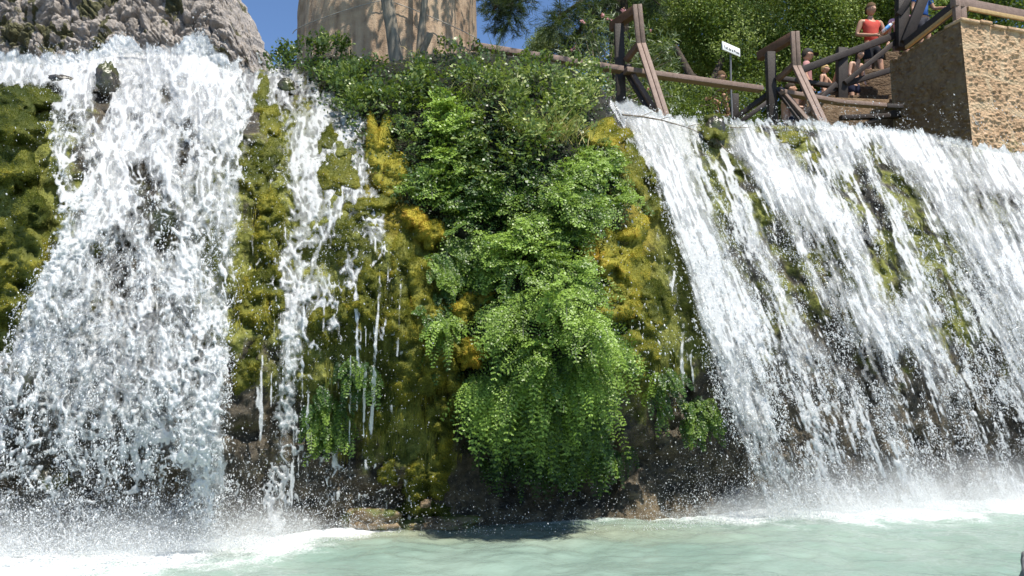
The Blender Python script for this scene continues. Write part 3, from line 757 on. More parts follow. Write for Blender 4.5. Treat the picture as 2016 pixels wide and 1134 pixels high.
def fronds(B, D, L, droop, nt, rad, size, rnd, width=0.34, seed=0):
    """Arching fronds: B bases, D first directions, L lengths; leaflets in NT rows each side at the RAD fractions of the half-width."""
    R = np.random.default_rng(seed)
    n = len(B); D = unit(D)
    t = (np.arange(nt) + 0.6) / nt
    t = 0.12 + 0.88 * t
    G = np.array([0, 0, -1.0])
    P = B[:, None] + D[:, None] * (L[:, None] * t)[..., None] + G * (droop * L)[:, None, None] * (t ** 2)[None, :, None]
    T = unit(D[:, None] + 2 * G * droop[:, None, None] * t[None, :, None])
    S = unit(np.cross(T, np.array([0, -0.55, 0.83]) + 0.35 * R.normal(size=(n, 1, 3))))
    prof = np.sin(pi * np.clip(t * 0.93 + 0.07, 0, 1)) ** 0.7 * width + 0.03
    vs, rs = [], []
    for sg in (-1, 1):
        for k in rad:
            c = P + S * (sg * k * prof[None, :] * L[:, None])[..., None] + T * (0.35 * k * prof[None, :] * L[:, None])[..., None]
            c = c + G * (0.25 * k * prof[None, :] * L[:, None])[..., None] + R.normal(size=c.shape) * (size * 0.16)
            sz = size * R.uniform(0.7, 1.25, c.shape[:2])[..., None]
            a = unit(S * sg * 0.8 + T * 0.6 + G * 0.35 + 0.2 * R.normal(size=c.shape))
            nn = unit(np.cross(T, S) + 0.38 * R.normal(size=c.shape))
            b = unit(np.cross(a, nn))
            vs.append(np.stack([c - a * sz * .5, c + a * sz * .22 + b * sz * .52, c + a * sz * .55, c + a * sz * .22 - b * sz * .52], 2).reshape(-1, 3))
            q = np.clip(rnd[:, None] + 0.10 * (t[None] - 0.5) + 0.09 * R.normal(size=c.shape[:2]), 0, 1)
            rs.append(np.repeat(q.reshape(-1), 4))
    # the stems
    w = 0.0011
    ts = np.array([0, 0.4, 0.75, 1.0])
    Ps = B[:, None] + D[:, None] * (L[:, None] * ts)[..., None] + G * (droop * L)[:, None, None] * (ts ** 2)[None, :, None]
    X = S[:, :1] * w
    for k in range(3):
        vs.append(np.stack([Ps[:, k] - X[:, 0], Ps[:, k] + X[:, 0], Ps[:, k + 1] + X[:, 0], Ps[:, k + 1] - X[:, 0]], 1).reshape(-1, 3))
        rs.append(np.full(4 * n, 0.12))
    return np.concatenate(vs), np.concatenate(rs)

def in_ellipses(n, els, R):
    a = np.array([e[2] * e[3] for e in els], float); k = R.choice(len(els), n, p=a / a.sum())
    e = np.array(els, float)[k]
    th = R.uniform(0, 2 * pi, n); r = np.sqrt(R.uniform(0, 1, n))
    return e[:, 0] + e[:, 2] * r * np.cos(th), e[:, 1] + e[:, 3] * r * np.sin(th)

def quads(n): return np.arange(n * 4).reshape(n, 4)

EXCL = [(745, 285, 24, 60), (778, 345, 28, 40), (812, 428, 26, 24), (846, 455, 36, 30), (925, 610, 38, 42), (925, 695, 46, 40), (1200, 258, 48, 34), (1240, 330, 22, 60), (1168, 500, 26, 34), (1222, 500, 48, 70), (1222, 590, 40, 40), (930, 660, 30, 60)]
_pl = [0]
def rock_plant(name, label, cat, els, n, L, tone, kind='fern', hang=0.5, thick=0.16, size=0.016, up=0.0, group=None):
    _pl[0] += 1; R = np.random.default_rng(1000 + _pl[0])
    px, py = in_ellipses(n, els, R)
    cl = fbm(p3(px / 46, py / 40), 3, 601); c2 = fbm(p3(px / 16, py / 15), 2, 607)
    thick = thick * 1.25; L = L * 1.22; size = size * 1.25
    off = 0.02 + thick * np.clip(0.42 + 1.15 * cl + 0.62 * c2, 0.0, 1.8) * R.uniform(0.55, 1.0, n) ** .7
    k = ((cl > -0.20) & (cl + .5 * c2 > -0.30)) | (R.uniform(0, 1, n) < .12)
    for e in EXCL: k &= ((px - e[0]) / (e[2] + 8)) ** 2 + ((py - e[1] + 14) / (e[3] + 12)) ** 2 > 1
    px, py, cl, c2, off = px[k], py[k], cl[k], c2[k], off[k]; n = len(px)
    B = at(px, py, dep0(px, py) - off - 0.05)
    N = surf_n(px, np.maximum(py, lip(px) + 30)); N = unit(N + np.array([0, 0, 0.3]))
    D = unit(N * 0.8 + np.array([0, 0, up]) + np.array([0, 0, -0.25 * hang]) + R.normal(size=(n, 3)) * np.array([0.62, 0.30, 0.38]))
    Ls = L * R.uniform(0.65, 1.25, n)
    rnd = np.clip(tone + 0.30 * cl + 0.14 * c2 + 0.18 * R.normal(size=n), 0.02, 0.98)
    if kind == 'fern':
        v, r = fronds(B, D, Ls, hang * R.uniform(0.6, 1.3, n), 8, (0.35, 0.72, 1.0), size, rnd, 0.34, _pl[0]); m = FERN
    elif kind == 'lacy':
        v, r = fronds(B, D, Ls, hang * R.uniform(0.7, 1.3, n), 11, (0.28, 0.55, 0.8, 1.0), size, rnd, 0.20, _pl[0]); m = FERN
    else:
        v, r = fronds(B, D, Ls, hang * R.uniform(0.4, 1.2, n), 5, (0.7,), size, rnd, 0.26, _pl[0]); m = BUSH
    o0 = np.array(B.mean(0))
    o = mesh(name, v - o0, quads(len(v) // 4), m, attrs={'rnd': r}, smooth=False)
    o.location = o0
    return tag(o, label, cat, group)

g = 'ferns and shrubs growing on the rock between the falls'
rock_plant('fern', 'largest bright green maidenhair fern, a drooping cascade of lit fronds low on the rock', 'fern', [(1075, 555, 90, 56), (1070, 640, 95, 66), (1005, 600, 45, 62), (1150, 640, 45, 62)], 430, 0.20, 0.66, 'lacy', 0.75, 0.26, 0.0125, group=g)
rock_plant('fern', 'bright fern tongue hanging below and left of the largest fern, beside golden moss', 'fern', [(985, 735, 58, 50), (960, 770, 38, 40), (1035, 730, 55, 45)], 210, 0.19, 0.62, 'lacy', 0.9, 0.18, 0.0125, group=g)
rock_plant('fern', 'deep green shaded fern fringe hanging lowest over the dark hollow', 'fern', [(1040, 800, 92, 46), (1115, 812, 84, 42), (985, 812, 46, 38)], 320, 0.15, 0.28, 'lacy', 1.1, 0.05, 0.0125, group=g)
rock_plant('fern', 'green fern sprays hanging at the lower right end of the largest fern', 'fern', [(1145, 740, 46, 38), (1115, 725, 46, 38), (1190, 690, 30, 34)], 160, 0.18, 0.52, 'lacy', 0.9, 0.14, 0.0125, group=g)
rock_plant('fern', 'pale fern crest just above the largest fern, in the middle of the bank', 'fern', [(1050, 480, 85, 60), (1000, 440, 60, 40), (1100, 510, 60, 40)], 330, 0.15, 0.60, 'fern', 0.6, 0.20, 0.0145, group=g)
rock_plant('fern', 'grey green fern mass hanging right of the middle of the bank', 'fern', [(1140, 410, 80, 80), (1080, 390, 70, 60), (1170, 460, 50, 50)], 420, 0.15, 0.40, 'fern', 0.8, 0.22, 0.0140, group=g)
rock_plant('shrub', 'light olive bush on the brow under the brown rail, left of the dark post', 'shrub', [(1100, 165, 85, 50), (1140, 190, 60, 60), (1040, 160, 60, 40), (1080, 230, 90, 50)], 620, 0.14, 0.60, 'bush', 0.25, 0.22, 0.026, 0.35, group=g)
rock_plant('fern', 'brightest yellow green fern tuft lit in the dark upper bank', 'fern', [(885, 235, 32, 44), (870, 285, 28, 28)], 150, 0.15, 0.84, 'fern', 0.45, 0.22, 0.017, group=g)
rock_plant('shrub', 'grey green leafy shrub beside the golden moss stripe, edge of the thin cascade', 'shrub', [(770, 290, 60, 60), (730, 240, 45, 40), (800, 340, 50, 40)], 330, 0.14, 0.40, 'bush', 0.4, 0.16, 0.022, 0.15, group=g)
rock_plant('fern', 'mid green fern cluster at the middle left of the bank above the yellow moss', 'fern', [(850, 380, 60, 60), (815, 350, 40, 40), (890, 420, 40, 40)], 300, 0.14, 0.44, 'fern', 0.6, 0.18, 0.0145, group=g)
rock_plant('fern', 'narrow fern curtain hanging on the left of the dark cleft', 'fern', [(880, 510, 36, 50), (890, 570, 32, 50), (860, 640, 30, 60)], 260, 0.13, 0.44, 'lacy', 0.9, 0.12, 0.0120, group=g)
rock_plant('shrub', 'dark leafy creeper topping the bank left of the tan tower', 'shrub', [(600, 120, 55, 26), (660, 130, 60, 40), (560, 130, 36, 22), (640, 105, 50, 20), (720, 170, 60, 40)], 620, 0.15, 0.30, 'bush', 0.2, 0.18, 0.026, 0.4, group=g)
rock_plant('shrub', 'deep shaded leafy bank below the slender trunk', 'shrub', [(770, 190, 70, 40), (700, 200, 50, 30), (840, 200, 50, 40)], 360, 0.15, 0.27, 'bush', 0.4, 0.16, 0.024, 0.2, group=g)
rock_plant('shrub', 'leafy bush on the brow in front of the tower, right of the slender trunk', 'shrub', [(890, 125, 60, 36), (940, 140, 50, 40), (850, 150, 50, 30), (900, 105, 50, 22)], 420, 0.15, 0.42, 'bush', 0.25, 0.20, 0.026, 0.4, group=g)
rock_plant('shrub', 'dark leafy mass in the upper middle of the bank, left of the straw grass', 'shrub', [(990, 240, 70, 60), (960, 300, 60, 60), (1030, 300, 50, 40)], 420, 0.15, 0.30, 'bush', 0.5, 0.18, 0.024, 0.1, group=g)
rock_plant('fern', 'small dark fronds hanging in the black cleft left of the pale fern crest', 'fern', [(955, 470, 40, 50), (950, 540, 26, 40)], 130, 0.13, 0.38, 'lacy', 1.0, 0.10, 0.0125, group=g)
rock_plant('fern', 'light fern at the right edge of the bank below the yellow moss cap', 'fern', [(1180, 310, 50, 40), (1215, 370, 36, 50), (1150, 330, 40, 30)], 300, 0.14, 0.62, 'fern', 0.6, 0.18, 0.0145, group=g)
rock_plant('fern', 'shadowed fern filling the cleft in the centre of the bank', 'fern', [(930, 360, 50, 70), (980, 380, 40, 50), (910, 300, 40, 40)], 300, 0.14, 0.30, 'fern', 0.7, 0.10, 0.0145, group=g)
rock_plant('fern', 'small wet dark green fern on the rock just right of the thin cascade', 'fern', [(640, 810, 40, 60), (690, 740, 40, 40)], 130, 0.11, 0.28, 'lacy', 1.0, 0.06, 0.0120, group=g)
rock_plant('fern', 'small dark green fern behind the trickle at the foot of the right cascade', 'fern', [(1370, 810, 40, 50), (1310, 760, 30, 50)], 140, 0.11, 0.28, 'lacy', 1.0, 0.05, 0.0125, group=g)
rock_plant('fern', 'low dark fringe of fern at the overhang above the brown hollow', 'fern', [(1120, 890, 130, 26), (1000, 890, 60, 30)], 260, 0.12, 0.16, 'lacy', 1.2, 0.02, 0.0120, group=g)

# short dark growth on the humus between them
R = np.random.default_rng(55)
_px = R.uniform(510, 1280, 60000); _py = R.uniform(80, 930, 60000)
_k = (R.uniform(0, 1, 60000) < .75 * veg_dark(_px, _py)) & (_py > lip(_px) - 6)
_px, _py = _px[_k], _py[_k]; _n = len(_px)
_P = at(_px, _py, dep0(_px, _py) - .03 - .14 * R.uniform(0, 1, _n) ** 2)
_a = unit(R.normal(size=(_n, 3)) + np.array([0, -.3, -.4])); _b = unit(np.cross(_a, unit(surf_n(_px, _py) + .5 * R.normal(size=(_n, 3))))); _s = (.028 * R.uniform(.5, 1.3, _n))[:, None]
_v = np.stack([_P - _a * _s * .5, _P + _b * _s * .35, _P + _a * _s * .5, _P - _b * _s * .35], 1).reshape(-1, 3)
_o = mesh('undergrowth', _v, quads(_n), BUSH, attrs={'rnd': np.repeat(np.clip(.16 + .12 * R.normal(size=_n), 0, 1), 4)}, smooth=False)
tag(_o, 'short dark growth filling the gaps between ferns and shrubs', 'undergrowth', kind='stuff')

# grass tufts
def tuft(name, label, px, py, rx, n, L, tone, off=0.2, droop=0.35, cat='grass'):
    R = np.random.default_rng(int(px) * 7 + int(py))
    bx = px + R.normal(0, rx * .5, n); by = py + R.normal(0, 10, n)
    B = at(bx, by, dep0(px, py) - off + R.normal(0, .03, n))
    D = unit(R.normal(size=(n, 3)) * np.array([0.38, 0.3, 0.15]) + np.array([0, -0.15, 1.0]))
    Ls = L * R.uniform(0.45, 1.1, n); w = 0.0032
    S = unit(np.cross(D, R.normal(size=(n, 3))))
    t = np.array([0, 0.35, 0.7, 1.0]); wd = np.array([1, .85, .55, .05]) * w
    dr = droop * R.uniform(0.3, 1.6, n)
    P = B[:, None] + D[:, None] * (Ls[:, None] * t)[..., None] + np.array([0, 0, -1.0]) * (dr * Ls)[:, None, None] * (t ** 2)[None, :, None] + S[:, None] * 0
    lat = unit(np.stack([D[:, 0], D[:, 1], 0 * D[:, 0]], -1)); P = P + lat[:, None] * (dr * Ls * .6)[:, None, None] * (t ** 2)[None, :, None]
    v = np.stack([P - S[:, None] * wd[None, :, None], P + S[:, None] * wd[None, :, None]], 2)
    i = np.arange(n * 8).reshape(n, 4, 2)
    f = np.stack([i[:, :-1, 0], i[:, :-1, 1], i[:, 1:, 1], i[:, 1:, 0]], -1).reshape(-1, 4)
    r = np.repeat(np.clip(tone + .2 * R.normal(size=n), 0, 1), 8)
    o0 = B.mean(0)
    o = mesh(name, v.reshape(-1, 3) - o0, f, STRAW, attrs={'rnd': r}); o.location = o0
    return tag(o, label, cat, None, 'stuff' if name == 'grass' else None)
tuft('grass_tuft', 'tall straw yellow grass tuft on the bank below the olive bush', 1105, 275, 50, 150, 0.34, 0.82, 0.28)
tuft('grass_tuft', 'thin dry bent grass stalks in the dark leaves, left of the straw tuft', 1025, 260, 34, 34, 0.34, 0.74, 0.26, 0.7)
tuft('grass_tuft', 'green grass blades among the dark leaves high on the bank', 930, 190, 40, 60, 0.26, 0.22, 0.26)
tuft('grass_tuft', 'bright fresh grass blades on the brow below the rail', 1000, 165, 30, 60, 0.22, 0.36, 0.24)
tuft('grass_tuft', 'few thin dark stems standing above the brow beside the tower', 980, 112, 10, 26, 0.30, 0.05, 0.1, 0.1)
tuft('grass_tuft', 'pale curled dry blades at the foot of the slender trunk', 810, 120, 20, 26, 0.22, 0.95, 0.18, 0.9)
tuft('grass', 'short green grass at the foot of the sunlit stone wall', 1985, 300, 18, 60, 0.10, 0.15, 0.12, 0.4)

# ------------------------------------------------------------------ moss
def blades(P, N, L, W, rnd, R, down=0.4, spread=0.5):
    n = len(P)
    D = unit(N + np.array([0, 0, -down]) + spread * R.normal(size=(n, 3)))
    S = unit(np.cross(D, R.normal(size=(n, 3)) + np.array([0, .4, 0])))
    v = np.stack([P - S * (W / 2)[:, None], P + S * (W / 2)[:, None], P + D * L[:, None]], 1).reshape(-1, 3)
    return v, np.arange(n * 3).reshape(n, 3), np.repeat(rnd, 3)

def moss_clump(label, px, py, rx, ry, thick, tone, name='moss_clump', seed=0, dens=1.0, L=0.017, off=0.05):
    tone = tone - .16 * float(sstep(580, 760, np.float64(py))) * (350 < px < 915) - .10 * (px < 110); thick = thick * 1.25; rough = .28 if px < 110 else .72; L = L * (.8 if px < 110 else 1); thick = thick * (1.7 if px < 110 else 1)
    R = np.random.default_rng(int(px * 3 + py) + seed)
    nt, nr = 46, 16
    th = np.linspace(0, 2 * pi, nt, endpoint=False); rr = np.linspace(0, 1, nr)
    T, Q = np.meshgrid(th, rr)
    edge = 1 + 0.42 * fbm(p3(np.cos(T) * 1.6 + px, np.sin(T) * 1.6 + py), 2, 701)
    X = px + rx * Q * np.cos(T) * edge; Y = py + ry * Q * np.sin(T) * edge
    nb = fbm(p3(X / 22, Y / 20), 3, 705)
    H = thick * np.sqrt(np.clip(1 - Q ** 2, 0, 1)) * (0.75 + rough * nb) - 0.04 * Q ** 4
    P = at(X, Y, dep0(X, Y) - H - 0.02 - off)
    i = np.arange(nr * nt).reshape(nr, nt); j = np.roll(i, -1, 1)
    f = np.stack([i[:-1], i[1:], j[1:], j[:-1]], -1).reshape(-1, 4)
    area = rx * ry * 3.1 * (7.0 / F) ** 2
    n = int(min(9000, max(500, area * 42000 * dens)))
    q = np.sqrt(R.uniform(0, 1, n)); a = R.uniform(0, 2 * pi, n)
    ed = 1 + 0.42 * fbm(p3(np.cos(a) * 1.6 + px, np.sin(a) * 1.6 + py), 2, 701)
    bx = px + rx * q * np.cos(a) * ed; by = py + ry * q * np.sin(a) * ed
    nb2 = fbm(p3(bx / 22, by / 20), 3, 705)
    hh = thick * np.sqrt(np.clip(1 - q ** 2, 0, 1)) * (0.75 + rough * nb2) - 0.04 * q ** 4
    BP = at(bx, by, dep0(bx, by) - hh - 0.015 - off)
    N = unit(np.stack([np.cos(a) * q * .9, -np.ones(n) * .75, -np.sin(a) * q * .9 + .25], -1))
    v, fb, r = blades(BP, N, L * R.uniform(.6, 1.5, n), np.full(n, 0.0065), np.clip(tone + .28 * nb2 + .15 * R.normal(size=n), 0, 1), R)
    pv = P.reshape(-1, 3); o0 = pv.mean(0)
    o = mesh(name, np.concatenate([pv, v]) - o0, [f, fb + len(pv)], MOSS, attrs={'rnd': np.concatenate([np.clip(tone - .12 + .25 * nb.reshape(-1), 0, 1), r])})
    o.location = o0
    return tag(o, label, 'moss', 'mounds of moss on the rock')
for a in [
    ('golden moss stripe running down the right side of the thin cascade', 745, 285, 26, 60, .10, .72), ('golden brown moss ledge at the lower end of the golden stripe', 778, 345, 30, 40, .10, .74),
    ('round orange brown moss knob left of the fern cluster', 812, 428, 26, 24, .11, .78), ('yellow moss cushion beside and below the round orange knob', 846, 455, 36, 30, .11, .68),
    ('bright yellow moss cushion left of the largest fern, upper of two', 925, 610, 38, 40, .14, .66), ('bright yellow moss cushion left of the largest fern, lower of two', 925, 695, 46, 36, .16, .64),
    ('shaded brown moss patch above the two yellow cushions', 950, 580, 22, 30, .06, .5), ('yellow moss cap on the brow next to the right cascade', 1200, 265, 52, 34, .16, .66),
    ('green moss shoulder below the yellow cap', 1240, 330, 30, 60, .13, .38), ('orange moss tongue between the fern mass and the golden moss', 1165, 500, 28, 34, .10, .95),
    ('golden moss slope right of the orange tongue, the largest golden patch', 1222, 500, 52, 70, .14, .62), ('golden moss lobe below the golden slope', 1218, 590, 46, 40, .13, .58),
    ('small round green moss ball at the right edge', 1268, 632, 22, 24, .12, .36), ('olive moss pad under the small round green ball', 1258, 690, 34, 34, .12, .42),
    ('brown mossy bulge touching the white edge of the right cascade', 1290, 590, 36, 50, .10, .28), ('mossy knob on the white edge of the right cascade, high up', 1285, 345, 20, 24, .10, .26),
    ('pale wet moss knob below the high mossy knob', 1290, 405, 22, 22, .10, .33), ('large green moss hummock at the top left corner of the falls', 62, 195, 58, 28, .20, .30),
    ('dark green moss shoulder under the large hummock', 20, 250, 60, 42, .20, .24), ('rounded moss pillow at the left edge, below the moss shoulder', 25, 340, 46, 46, .18, .36),
    ('olive moss pillow right of the rounded pillow', 62, 410, 30, 48, .16, .30), ('golden brown moss bank at the left edge of the picture', 20, 500, 70, 70, .16, .48), ('olive gold moss apron lowest at the left edge', 25, 610, 60, 60, .14, .46),
    ('brown mossy spine in the water between left fall and thin cascade, top', 520, 215, 30, 56, .09, .38), ('olive moss hump below the mossy spine', 515, 330, 46, 58, .10, .36), ('brown moss apron hanging under the olive hump', 530, 420, 26, 50, .12, .42),
    ('golden olive moss ridge left of the thin cascade, mid height', 520, 480, 24, 40, .10, .5), ('mossy knob right of the thin cascade near its top', 645, 270, 26, 38, .07, .30), ('wet olive moss face right of the thin cascade', 660, 350, 46, 52, .06, .36),
    ('bright green wet moss sheet right of the thin cascade', 690, 480, 50, 56, .06, .30), ('olive moss hump where the water splits over the ledge', 730, 410, 46, 26, .06, .36), ('olive hanging moss between the thin streams', 720, 590, 40, 70, .10, .34),
    ('olive moss column hanging below the yellow cushion of the upper bank', 800, 530, 40, 62, .07, .44), ('brownish moss apron below that column, left of the fern curtain', 792, 635, 42, 66, .06, .38),
    ('gold flecked moss column between trickle and fern curtain', 842, 615, 30, 60, .06, .50), ('olive gold moss pad left of the lower yellow cushion', 866, 690, 34, 46, .08, .56),
    ('long olive moss strip above the low yellow tuft', 800, 735, 38, 60, .06, .46), ('dull moss patch left of the long olive strip', 752, 790, 28, 54, .05, .38), ('wet olive moss apron right of the thin cascade, half way down', 650, 620, 40, 70, .06, .36),
    ('brown green moss apron left of the thin cascade, half way down', 500, 590, 36, 74, .07, .40), ('olive moss lobe touching the thin cascade on its left', 540, 560, 28, 60, .07, .34), ('ragged brown moss low between left fall and thin cascade', 492, 720, 32, 60, .05, .40),
    ('yellow green moss at the rim of the dark cleft, below the cushions', 905, 770, 24, 44, .06, .54), ('green moss apron under the right golden lobe', 1235, 740, 34, 40, .07, .34), ('yellow moss tuft low on the left rock', 850, 735, 34, 40, .10, .6), ('olive moss column low between the streams and the cleft', 870, 830, 28, 60, .12, .5), ('yellow green moss clump near the pool', 840, 940, 48, 42, .14, .52),
    ('small yellow moss spot low beside the drops', 762, 930, 20, 30, .06, .5), ('low green moss pad on the ledge at the waterline', 840, 1005, 52, 18, .10, .34),
    ('small tan moss spot on the brow of the right cascade', 1560, 272, 30, 12, .06, .5), ('tiny dark moss knob in the right cascade below the tan spot', 1604, 315, 13, 18, .10, .3), ('green moss patch high in the right cascade', 1470, 330, 26, 18, .06, .30)]:
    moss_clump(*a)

# loose cover of moss on the whole wet face
R = np.random.default_rng(77)
_px = R.uniform(-200, 1460, 420000); _py = R.uniform(120, 1000, 420000)
_c = moss_cover(_px, _py) + 0.5 * fbm(p3(_px / 40, _py / 50), 3, 711)
_k = (R.uniform(0, 1, len(_px)) < 0.42 * sstep(0.35, 0.9, _c)) & (_py > lip(_px) + 8)
_px, _py = _px[_k], _py[_k]
_N = unit(surf_n(_px, _py) + np.array([0, 0, 0.1]))
_tone = np.clip(0.27 + 0.30 * np.clip(moss_gold(_px, _py), 0, 1) + 0.20 * fbm(p3(_px / 26, _py / 40), 3, 715) + 0.08 * R.normal(size=len(_px)), 0, 1)
_v, _f3, _r3 = blades(surf(_px, _py, -0.003), _N, 0.02 * R.uniform(.5, 1.5, len(_px)), np.full(len(_px), 0.006), _tone, R, 0.7, 0.4)
mo = mesh('moss', _v, _f3, MOSS, attrs={'rnd': _r3}); tag(mo, 'olive and golden moss furring the wet rock', 'moss', kind='stuff')
# beards of moss under the ledges
_px = np.concatenate([R.uniform(640, 910, 5000), R.uniform(460, 560, 1300), R.uniform(1180, 1340, 1500)]); _py = np.concatenate([R.uniform(560, 900, 5000), R.uniform(360, 640, 1300), R.uniform(620, 780, 1500)])
_k = fbm(p3(_px / 24, _py / 60), 3, 721) > 0.02
_px, _py = _px[_k], _py[_k]
_N = np.tile(np.array([0, -0.12, -1.0]), (len(_px), 1))
_v, _f3, _r3 = blades(surf(_px, _py, 0.05), _N, R.uniform(.04, .13, len(_px)), np.full(len(_px), 0.006), np.clip(0.28 + .3 * fbm(p3(_px / 30, _py / 60), 2, 725) + .1 * R.normal(size=len(_px)), 0, 1), R, 0.0, 0.06)
mb = mesh('hanging_moss', _v, _f3, MOSS, attrs={'rnd': _r3}); tag(mb, 'thin beards of moss hanging under the ledges', 'moss', kind='stuff')

# ------------------------------------------------------------------ wet boulders and dead twigs in the falls
_m = Mat('wet_boulder'); _n = _m.noise(11, 6, 0.6); _n2 = _m.noise(5, 3)
_c = _m.mix(_m.range(_n2, 0.45, 0.62), _m.ramp(_n, [(0.3, (0.012, 0.011, 0.009)), (0.7, (0.085, 0.070, 0.048))]), (0.055, 0.060, 0.015))
WETROCK = _m.done(_m.pbsdf(_c, 0.25, 0.6, _m.bump(_n, 0.7, 0.03)))
def boulder(label, px, py, r, off, sq=(1, 1, 1), mat=None, name='boulder', Y=None):
    c = at(px, py, (dep0(px, py) - off) if Y is None else Y)
    nt, nr = 40, 24
    T, Q = np.meshgrid(np.linspace(0, 2 * pi, nt, endpoint=False), np.linspace(0.03, pi - 0.03, nr))
    d = np.stack([np.sin(Q) * np.cos(T), np.sin(Q) * np.sin(T), np.cos(Q)], -1)
    h = 1 + 0.30 * fbm(d * 1.5 + px, 4, 731) + 0.10 * fbm(d * 5 + py, 3, 735)
    v = d * (h * r)[..., None] * np.array(sq)
    i = np.arange(nr * nt).reshape(nr, nt); j = np.roll(i, -1, 1)
    o = mesh(name, v.reshape(-1, 3), np.stack([i[:-1], i[1:], j[1:], j[:-1]], -1).reshape(-1, 4), mat or WETROCK)
    o.location = c
    return tag(o, label, 'rock')
boulder('tall dark wet rock sticking out of the top of the left fall', 212, 158, 0.10, .30, (1, 1, 1.7))
boulder('round dark wet rock on the lip above the thin cascade', 566, 170, 0.085, .12)
boulder('dark hollow looking wet rock showing in the middle of the left fall', 305, 430, 0.20, .06, (1, .6, 1.2))
boulder('small mossy stone at the upper edge of the left hummock', 122, 162, 0.09, .12, (1.5, 1, .8))
boulder('black wet rock at the left edge near the foot of the fall', 8, 730, 0.10, .25, (.8, .8, 1))
boulder('dark wet rock in the lower left corner of the spray', 110, 945, 0.085, .25)
boulder('mossy stump shaped rock on the lip of the right cascade, right of the first frame', 1406, 262, 0.15, .22, (.8, .8, 1.3))
moss_clump('dark green moss cap on the stump shaped rock of the right lip', 1405, 252, 26, 22, .10, .28, off=.30)
_m = Mat('ochre_rock'); _n = _m.noise(12, 6, .65); _n2 = _m.noise(4, 3)
TUFAB = _m.done(_m.pbsdf(_m.mix(_m.range(_n2, .46, .6), _m.ramp(_n, [(0.32, (0.09, 0.062, 0.034)), (0.68, (0.28, 0.20, 0.115))]), (0.09, 0.105, 0.02)), .55, .4, _m.bump(_n, .8, .04)))
boulder('tan stone at the waterline left of the low moss pad', 735, 1022, 0.17, .10, (1.5, .8, .60), TUFAB)
boulder('low tan ochre ledge rock along the waterline below the moss pad', 850, 1032, 0.24, .10, (1.7, .6, .30), TUFAB)
boulder('small pale stone on the low moss pad at the waterline', 838, 992, 0.045, .30, (1, 1, .7), TUFAB)
boulder('rounded grey rock at the bottom right corner of the pool', 2042, 1172, 0.085, 0, (1, 1, 2.4), simple_mat('grey_rock', (0.16, 0.16, 0.155), .8), Y=4.15)
_m = Mat('dead_wood'); _n = _m.noise(14, 4); TWIG = _m.done(_m.pbsdf(_m.ramp(_n, [(0.3, (0.06, 0.045, 0.03)), (0.7, (0.20, 0.16, 0.11))]), 0.7, 0.3))
def twig(label, pts, off, r, name='dead_branch'):
    P = [at(x, y, dep0(x, y) - off) for x, y in pts]
    b = MB(); b.tube(P, np.linspace(r, r * .45, len(P)), 6)
    for k in range(1, len(P) - 1):
        d = np.array(P[k + 1]) - np.array(P[k - 1]); e = np.array(P[k]) + 0.5 * d * RNG.uniform(.4, .8) + np.array([RNG.normal() * .05, -.03, .07])
        b.tube([P[k], (np.array(P[k]) + e) / 2 + [0, 0, .01], e], [r * .5, r * .4, r * .2], 5)
    return tag(b.build(name, TWIG, origin=P[0], smooth=True), label, 'branch')
twig('long dark branch lying across the water at the left end of the right lip', [(1225, 226), (1262, 229), (1300, 236), (1350, 250), (1395, 268)], .22, .010)
twig('short dark stick pinned at the mossy stump of the right lip', [(1425, 250), (1455, 252), (1478, 250)], .25, .008)
twig('bent twig hanging down from the mossy stump into the right cascade', [(1410, 275), (1432, 298), (1455, 312)], .22, .008)
twig('short twig standing in the right cascade below the wooden frame', [(1662, 282), (1668, 262), (1674, 250)], .16, .007)
twig('thin root hanging in the golden stripe moss', [(775, 330), (778, 360), (770, 385), (764, 400)], .06, .005)

# ================================================================== behind the lip: tower, trees, rail, wall, sign
_m = Mat('tower_plaster')
_s = _m.noise(1.0, 6, 0.6, _m.co((9, 9, 0.9))); _n = _m.noise(7, 6, 0.6); _n3 = _m.noise(60, 3)
_k = _m.math('ADD', _m.math('MULTIPLY', _s, 0.6), _m.math('MULTIPLY', _n, 0.4))
_c = _m.ramp(_k, [(0.34, (0.19, 0.125, 0.080)), (0.5, (0.36, 0.255, 0.172)), (0.66, (0.47, 0.36, 0.25))])
PLASTER = _m.done(_m.pbsdf(_c, 0.9, 0.2, _m.bump(_m.math('ADD', _k, _m.math('MULTIPLY', _n3, 0.25)), 0.7, 0.05)))
_tc = at(768, 60, 10.75); _R = 1.27
_th = np.linspace(0, 2 * pi, 260, endpoint=False); _z = np.linspace(4.2, 9.5, 70)
_T, _Z = np.meshgrid(_th, _z)
_r = _R * (1 + 0.05 * np.exp(-(_Z - 4.6) / 0.5)) + 0.030 * fbm(p3(np.cos(_T) * 4, np.sin(_T) * 4, _Z * 0.5), 3, 801) + 0.012 * fbm(p3(np.cos(_T) * 14, np.sin(_T) * 14, _Z * 1.6), 3, 805)
_vt = np.stack([_tc[0] + _r * np.cos(_T), _tc[1] + _r * np.sin(_T), _Z], -1).reshape(-1, 3)
_i = np.arange(_T.size).reshape(_T.shape); _j = np.roll(_i, -1, 1)
_o0 = np.array([_tc[0], _tc[1], 4.2])
tower = mesh('stone_tower', np.vstack([_vt - _o0, [[0, 0, 5.3]]]), [np.stack([_i[:-1], _j[:-1], _j[1:], _i[1:]], -1).reshape(-1, 4), np.array([[_i[-1, k], _i[-1, (k + 1) % 260], _T.size] for k in range(260)])], PLASTER)
tower.location = _o0
tag(tower, 'broad round tan tower with a rough streaked face dappled by tree shade', 'tower')
_b = MB()
_wa = np.linspace(radians(198), radians(344), 26)
_wz = [at(600, 0, 9.6)[2] - 0.10 - 0.16 * abs(math.sin((a - 3.4) * 2.2)) for a in _wa]
